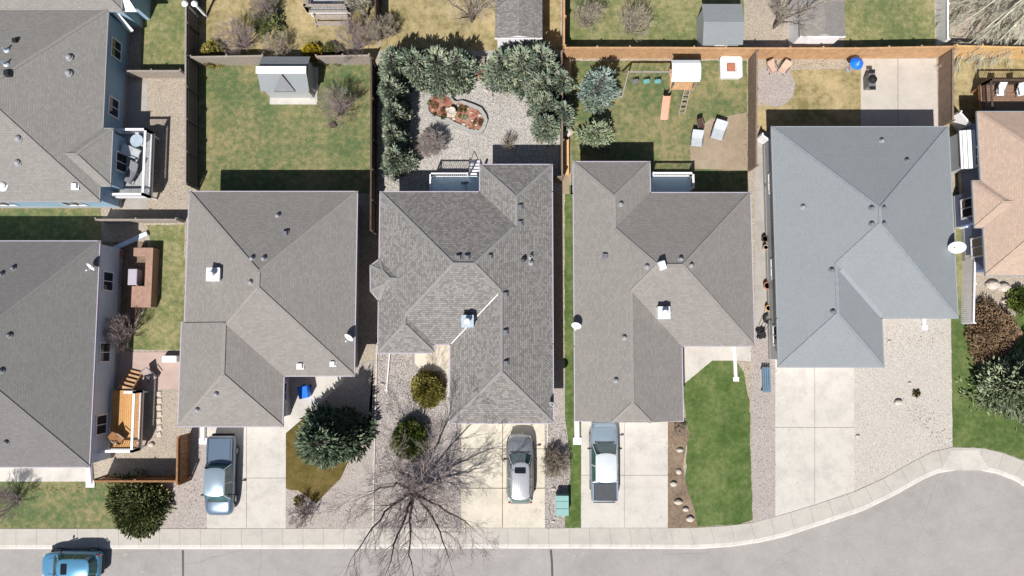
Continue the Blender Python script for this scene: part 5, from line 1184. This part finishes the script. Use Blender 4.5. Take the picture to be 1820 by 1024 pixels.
# rocks in beds
for i, (x, y, s, lb) in enumerate([(1208, 800, .25, 'long white rock high in the mulch bed beside the dark pickup drive'), (1206, 838, .22, 'white rock second from top in the mulch bed'), (1197, 860, .25, 'white rock third from top in the mulch bed'), (1205, 892, .3, 'pale rock fourth from top in the mulch bed'), (1218, 905, .25, 'pale rock in the lower mulch bed beside the lawn edge'), (1226, 922, .28, 'lowest pale rock of the mulch bed'),
     (1595, 715, .32, 'cream boulder in the middle of the pink gravel yard'), (1616, 681, .14, 'small white stone above the cream boulder'), (1524, 775, .16, 'white stone at the edge of the right driveway'), (1580, 607, .14, 'pale stone high in the pink gravel yard'),
     (568, 737, .4, 'large white boulder by the front path of the left neighbour, right one'), (549, 752, .35, 'white boulder by the front path of the left neighbour, left one'), (1762, 507, .5, 'white rock pile at the corner of the tan house, left rock'), (1782, 512, .45, 'white rock pile at the corner of the tan house, right rock'), (1784, 536, .28, 'pale blue white ball rock above the rusty shrub'),
     (592, 223, .3, 'dark tree stump on the big green lawn'), (205, 800, .25, 'cream stone below the orange deck, left one'), (270, 790, .22, 'cream stone below the orange deck, right one'), (1662, 560, .14, 'small dark stone at the eave of the pale blue grey roof')]):
    nm = 'tree_stump' if 'stump' in lb else 'garden_rock'; rock(nm, x, y, s, M['wood_dark'] if nm == 'tree_stump' else M['stone'], lb, cat='stump' if nm == 'tree_stump' else 'rock')
# stepping stones by the pink patio
for k in range(7):
    p = P(283 + (k % 2), 700 + k * 12, 0); mb = MB(); mb.box((p.x, p.y, .05), (.36, .36, .08), .05 * k, .95, .03); obj('stepping_stone', mb, M['stone'], None, ('topmost', 'second from top', 'third from top', 'middle', 'third from bottom', 'second from bottom', 'lowest')[k] + ' cream stepping stone in the row right of the orange deck', 'stepping stone', 'stepping stones right of the orange deck')
mb = MB(); p = P(303, 638, .3); mb.box((p.x, p.y, .3), (1.1, .5, .4), 0, .96, .05); obj('storage_chest', mb, M['plastic_white'], None, 'white storage chest on the pink patio', 'chest')
p = P(255, 662, .4); t = thing('patio_chair', 'x', 'chair', (p.x, p.y, 0)); bpy.data.objects.remove(t)
chair('patio_chair', 'dark framed chair standing on the pink patio', 268, 668, .7, 'twig_mauve', 'darkmetal', L=.9, W=.55)
# air-con like white boxes by tan house
t = thing('air_conditioner', 'white air conditioning unit beside the tan house wall', 'air conditioner', P(1722, 395, 0)); p = P(1725, 392, .8)
mb = MB(); mb.box((p.x, p.y, .4), (.8, .85, .8), .2, 1, .04); obj('casing', mb, M['plastic_white'], t); mb = MB(); mb.cyl((p.x, p.y, .8), .3, .03, 18); obj('fan_grille', mb, M['lead'], t)
p = P(1720, 365, .5); mb = MB(); mb.box((p.x, p.y, .3), (.5, .9, .6), .2, .95, .04); obj('storage_chest', mb, M['plastic_white'], None, 'white chest just above the air conditioning unit', 'chest')
mb = MB(); p = P(338, 6, 1.9); 
for k, (x, lb) in enumerate(((329, 'left white cap post at the top of the grey fence'), (346, 'right white cap post at the top of the grey fence'))):
    p = P(x, 7, 1.9); mb = MB(); mb.box((p.x, p.y, .95), (.14, .14, 1.9)); mb.lathe((p.x, p.y, 1.9), [(.2, 0), (.24, .05), (.15, .16), (.02, .2)], 12); obj('lamp_post', mb, M['plastic_white'], None, lb, 'post')

# ------------------------------------------------------------------ litter
M['l_litter'] = leafmat('dry_leaf', [A(96, 74, 54), A(150, 118, 86), A(196, 168, 128)]); M['l_weed'] = leafmat('weed_leaf', [A(82, 100, 50), A(120, 134, 76), A(156, 158, 104)])
def scatter(name, lines, n, spread, m, seed, size=.09, up=.25, z=.03):
    g = np.random.default_rng(seed); pos = []
    for k in range(n):
        a, b = lines[g.integers(0, len(lines))]; t_ = g.random(); x = a[0] + (b[0] - a[0]) * t_ + g.normal(0, spread); y = a[1] + (b[1] - a[1]) * t_ + g.normal(0, spread); p = P(x, y, 0); pos.append((p.x, p.y, z))
    pos = np.array(pos); d = np.stack([g.normal(0, 1, n), g.normal(0, 1, n), np.abs(g.normal(0, up, n))], 1)
    o = sprigs(name, pos, d, size, size * .6, seed, M[m], None, both=False); tag(o, kind='stuff'); return o
scatter('fallen_leaves', [((730, 165), (738, 290)), ((735, 166), (840, 168)), ((870, 168), (940, 166)), ((948, 170), (955, 250)), ((676, 320), (690, 338)), ((672, 640), (668, 930)), ((690, 890), (810, 925)), ((700, 830), (800, 900)), ((745, 725), (770, 735)), ((700, 820), (755, 825)), ((975, 780), (1000, 860)), ((1190, 760), (1200, 930)), ((345, 780), (345, 900)), ((520, 900), (640, 900)), ((1340, 620), (1355, 900)), ((1520, 600), (1680, 600)), ((1600, 700), (1690, 790)), ((300, 160), (325, 350))], 1500, 9, 'l_litter', 201)
scatter('fallen_leaves', [((352, 125), (352, 335)), ((352, 118), (660, 118)), ((1004, 112), (1325, 110)), ((1325, 115), (1325, 300)), ((680, 85), (990, 85)), ((1340, 112), (1530, 112)), ((1005, 20), (1320, 84)), ((360, 100), (660, 95)), ((10, 868), (190, 868)), ((600, 230), (640, 200))], 1100, 5, 'l_litter', 202, .1)
scatter('weeds', [((740, 170), (930, 280)), ((680, 640), (810, 900)), ((1530, 600), (1685, 780)), ((610, 700), (655, 900)), ((330, 790), (360, 900)), ((975, 860), (990, 930)), ((1360, 620), (1375, 890)), ((255, 160), (320, 380)), ((1005, 335), (1030, 930))], 420, 22, 'l_weed', 203, .09, .6)
# ------------------------------------------------------------------ vehicles (built pointing +y, nose at +y)
def lerp(a, b, t): return a + (b - a) * t
def car(name, label, L, W, Hh, body_m, kind='suv', sunroof=True, rails=True, roof_m=None, bed_m=None, glass='car_glass', cat='car', cabin=None):
    t = thing(name, label, cat)
    hw = W / 2; yb, yf = -L / 2, L / 2
    # (y, half width factor, belt height, bottom height)
    if kind == 'pickup':
        belt = 1.12; st = [(-.5, .86, .8, .45), (-.485, .95, 1.02, .4), (-.42, .985, 1.06, .32), (-.2, 1, 1.06, .3), (-.1, 1, 1.1, .3), (.12, 1, 1.08, .3), (.2, 1, 1.08, .3), (.3, .99, 1.06, .3), (.4, .965, 1.0, .32), (.455, .92, .93, .36), (.485, .82, .84, .4), (.5, .66, .72, .45)]
        cab = dict(zip(('wb', 'wt', 'rt', 'rb'), cabin or (.235, .12, -.1, -.145)))
    else:
        belt = 1.06; st = [(-.5, .5, .8, .5), (-.492, .7, .92, .45), (-.47, .86, 1.0, .38), (-.43, .94, 1.05, .33), (-.36, .985, 1.06, .3), (-.2, 1, 1.04, .28), (0, 1, 1.02, .28), (.2, .995, 1.0, .28), (.3, .975, .97, .28), (.37, .93, .93, .29), (.42, .86, .88, .31), (.455, .76, .83, .34), (.48, .62, .76, .38), (.494, .44, .68, .42), (.5, .24, .62, .46)]
        cab = dict(wb=.225, wt=.1, rt=-.385, rb=-.455)
    mb = MB(); rings = []
    for y, k, zb, z0 in st:
        w_ = hw * k; cr = .05 if y > .2 else .03
        half = [(w_ * .9, z0), (w_ * .99, z0 + .12), (w_, lerp(z0, zb, .55)), (w_ * .975, zb - .08), (w_ * .90, zb), (w_ * .72, zb + cr * .75), (w_ * .36, zb + cr * 1.1), (0, zb + cr * 1.25)]
        rings.append([(x, y * L, z) for x, z in half] + [(-x, y * L, z) for x, z in half[-2::-1]])
    mb.loft(rings, cap=False, closed=True); n = len(rings[0]); mb.f.append(tuple(range(n))); mb.f.append(tuple(len(mb.v) - n + i for i in range(n))[::-1])
    mb.f = [f[::-1] for f in mb.f]
    body = obj('body', mb, body_m, t, smooth=True)
    # cabin: glass greenhouse with a painted roof cap
    zb = belt - .04; zt = Hh - .06; cw, rw = hw * (.93 if kind == 'pickup' else .89), hw * (.72 if kind == 'pickup' else .67)
    cy = [cab['wb'] * L, cab['wt'] * L, (cab['wt'] * .5 + cab['rt'] * .5) * L, cab['rt'] * L, cab['rb'] * L]
    ki = .35 if kind == 'pickup' else 1
    def ringz(x_, y0, y1, z, rnd):
        h = [(0, y1 + rnd * 1.6), (x_ * .5, y1 + rnd), (x_ * .86, y1 - .06 * ki), (x_, y1 - .3 * ki), (x_ * 1.02, (y0 + y1) / 2), (x_, y0 + .3 * ki), (x_ * .86, y0 + .06 * ki), (x_ * .5, y0 - rnd), (0, y0 - rnd * 1.6)]
        return [(-x, y, z) for x, y in h] + [(x, y, z) for x, y in h[-2:0:-1]]
    mb = MB(); mb.loft([ringz(cw, cy[4], cy[0], zb - .05, .06), ringz(cw * .985, cy[4] + .01, cy[0] - .03, zb + .02, .06), ringz(rw, cy[3], cy[1], zt, .05)]); mb.f = [f[::-1] for f in mb.f]
    gl = obj('windows', mb, M[glass], t)
    if glass:
        for sx in (-1, 1):
            for yy0, yy1 in ((cy[0] - .02, cy[1]), (cy[4], cy[3]), (cy[2] + .1, cy[2] + .1)):
                a = Vector((sx * cw * (.97 if yy0 != yy1 else 1.01), yy0 - (.06 if yy0 > yy1 else 0), zb)); b = Vector((sx * rw * .98, yy1, zt))
                mb = MB(); mb.bar(a, b, .07, .06); obj('pillar', mb, roof_m or body_m, t)
    mb = MB(); mb.loft([ringz(rw * 1.03, cy[3] - .03, cy[1] + .03, zt - .02, .05), ringz(rw * 1.02, cy[3] - .02, cy[1] + .02, zt + .02, .05), ringz(rw * .9, cy[3] + .08, cy[1] - .06, zt + .06, .04)]); mb.f = [f[::-1] for f in mb.f]
    rf_ = obj('roof_panel', mb, roof_m or body_m, t, smooth=True)
    if kind == 'suv' and rails:
        for k in range(-3, 4):
            mb = MB(); mb.bar((k * rw * .2, cy[3] + .15, zt + .064), (k * rw * .2, cy[1] - .75, zt + .064), .03, .014); obj('roof_rib', mb, roof_m or body_m, rf_)
    if sunroof:
        mb = MB(); mb.box((0, cy[1] - .42, zt + .055), (rw * 1.3, .46, .03), 0, 1, .04); obj('sunroof', mb, M['car_glass_dark'], rf_)
    if rails:
        for sx in (-1, 1):
            mb = MB(); mb.tube([(sx * rw * .95, cy[1] - .2, zt + .04), (sx * rw * .95, cy[1] - .35, zt + .1), (sx * rw * .95, cy[3] + .25, zt + .1), (sx * rw * .95, cy[3] + .1, zt + .04)], .022, 6); obj('roof_rail', mb, M['rim'], t)
    if kind == 'pickup':
        y0, y1 = -L / 2 + .12, cab['rb'] * L - .08
        mb = MB(); mb.box((0, (y0 + y1) / 2, 1.115), (W * .8, y1 - y0, .05), 0, .99, .02); obj('bed_cover', mb, bed_m or M['bed_grey'], t)
        for sx in (-1, 1):
            mb = MB(); mb.bar((sx * hw * .87, y0, 1.12), (sx * hw * .87, y1, 1.12), .09, .05); obj('bed_rail', mb, body_m, t)
        mb = MB(); mb.box((0, -L / 2 - .06, .5), (W * .8, .14, .2), 0, 1, .03); obj('bumper', mb, M['trim'], t)
    else:
        mb = MB(); mb.box((0, -L / 2 + .02, .55), (W * .68, .12, .22), 0, 1, .03); obj('bumper', mb, M['trim'], t)
    # hood seam, wipers, grille
    mb = MB(); mb.bar((-hw * .72, cy[0] + .07, zb + .035), (hw * .72, cy[0] + .07, zb + .035), .1, .03); obj('cowl', mb, M['trim'], t)
    mb = MB(); mb.box((0, L / 2 - .07, .62), (W * .42, .1, .22), 0, 1, .02); obj('grille', mb, M['trim'], t)
    for sx in (-1, 1):
        mb = MB(); mb.tube([(sx * hw * .55, L * .2 + .6, 1.02 if kind == 'suv' else 1.12), (sx * hw * .6, L * .2 + .25, 1.065 if kind == 'suv' else 1.13)], .012, 4); obj('hood_crease', mb, body_m, t)
        mb = MB(); mb.ball((sx * hw * .68, L * .45, .74), .13, 7, (.9, .9, .45)); obj('headlight', mb, M['clear_lens'], t, smooth=True)
        mb = MB(); mb.ball((sx * hw * .8, -L * .474, .93), .13, 7, (.75, .5, 1.1)); obj('taillight', mb, M['red_lens'], t, smooth=True)
        mb = MB(); mb.ball((sx * (hw + .12), cab['wb'] * L - .35, 1.08), .12, 7, (1.1, .6, .75)); mb.bar((sx * (hw - .06), cab['wb'] * L - .35, 1.02), (sx * (hw + .06), cab['wb'] * L - .35, 1.05), .06, .04); obj('mirror', mb, M['trim'], t, smooth=True)
        mb = MB(); mb.box((sx * hw * .985, 0, .36), (.05, L * .5, .12), 0, 1, .01); obj('sill', mb, M['trim'], t)
        for yy in (-.3, .31):
            wx = sx * (hw - .1); r_ = .36; mb = MB(); rg = []
            for q, dx in ((.2, -.1), (.33, -.11), (.36, -.07), (.36, .07), (.33, .11), (.2, .1)): rg.append([(wx + dx, yy * L + q * math.cos(i / 18 * 6.2832), r_ + q * math.sin(i / 18 * 6.2832)) for i in range(18)])
            mb.loft(rg); w2 = obj('wheel', mb, M['tyre'], t); mb = MB(); rg = []
            for q, dx in ((.22, -.1), (.22, .105 if sx > 0 else .105), (.05, .115)): rg.append([(wx + sx * dx, yy * L + q * math.cos(i / 10 * 6.2832), r_ + q * math.sin(i / 10 * 6.2832)) for i in range(10)])
            mb.loft(rg); obj('rim', mb, M['rim'], w2)
    return t
def park(t, px, py, z, rz): p = P(px, py, .8); t.location = (p.x, p.y, z); t.rotation_euler = (0, 0, rz)
c = car('parked_car', 'silver wagon with ribbed silver roof and dark sunroof on the crisp shingled house driveway', 4.72, 1.86, 1.68, M['p_silver'], roof_m=M['p_roof']); park(c, 924.5, 833, .03, 0)
c = car('pickup_truck', 'steel blue pickup with covered bed facing the street on the left driveway', 5.35, 1.9, 1.8, M['p_steel'], 'pickup', False, False, roof_m=M['p_pale'], bed_m=M['p_steel'], cat='pickup truck', cabin=(.3, .21, -.11, -.15)); park(c, 392, 845, .03, math.pi)
c = car('pickup_truck', 'pale blue pickup with dark bed facing the garage on the right driveway', 5.35, 1.9, 1.8, M['p_pale'], 'pickup', False, False, roof_m=M['p_white'], bed_m=M['bed_grey'], cat='pickup truck', cabin=(.245, .12, -.21, -.245)); park(c, 1074, 821, .03, 0)
c = car('parked_car', 'bright blue hatchback with dark sunroof parked on the road at lower left', 4.1, 1.82, 1.6, M['p_blue'], 'suv', True, False); park(c, 124, 1006, -.13, math.pi / 2)
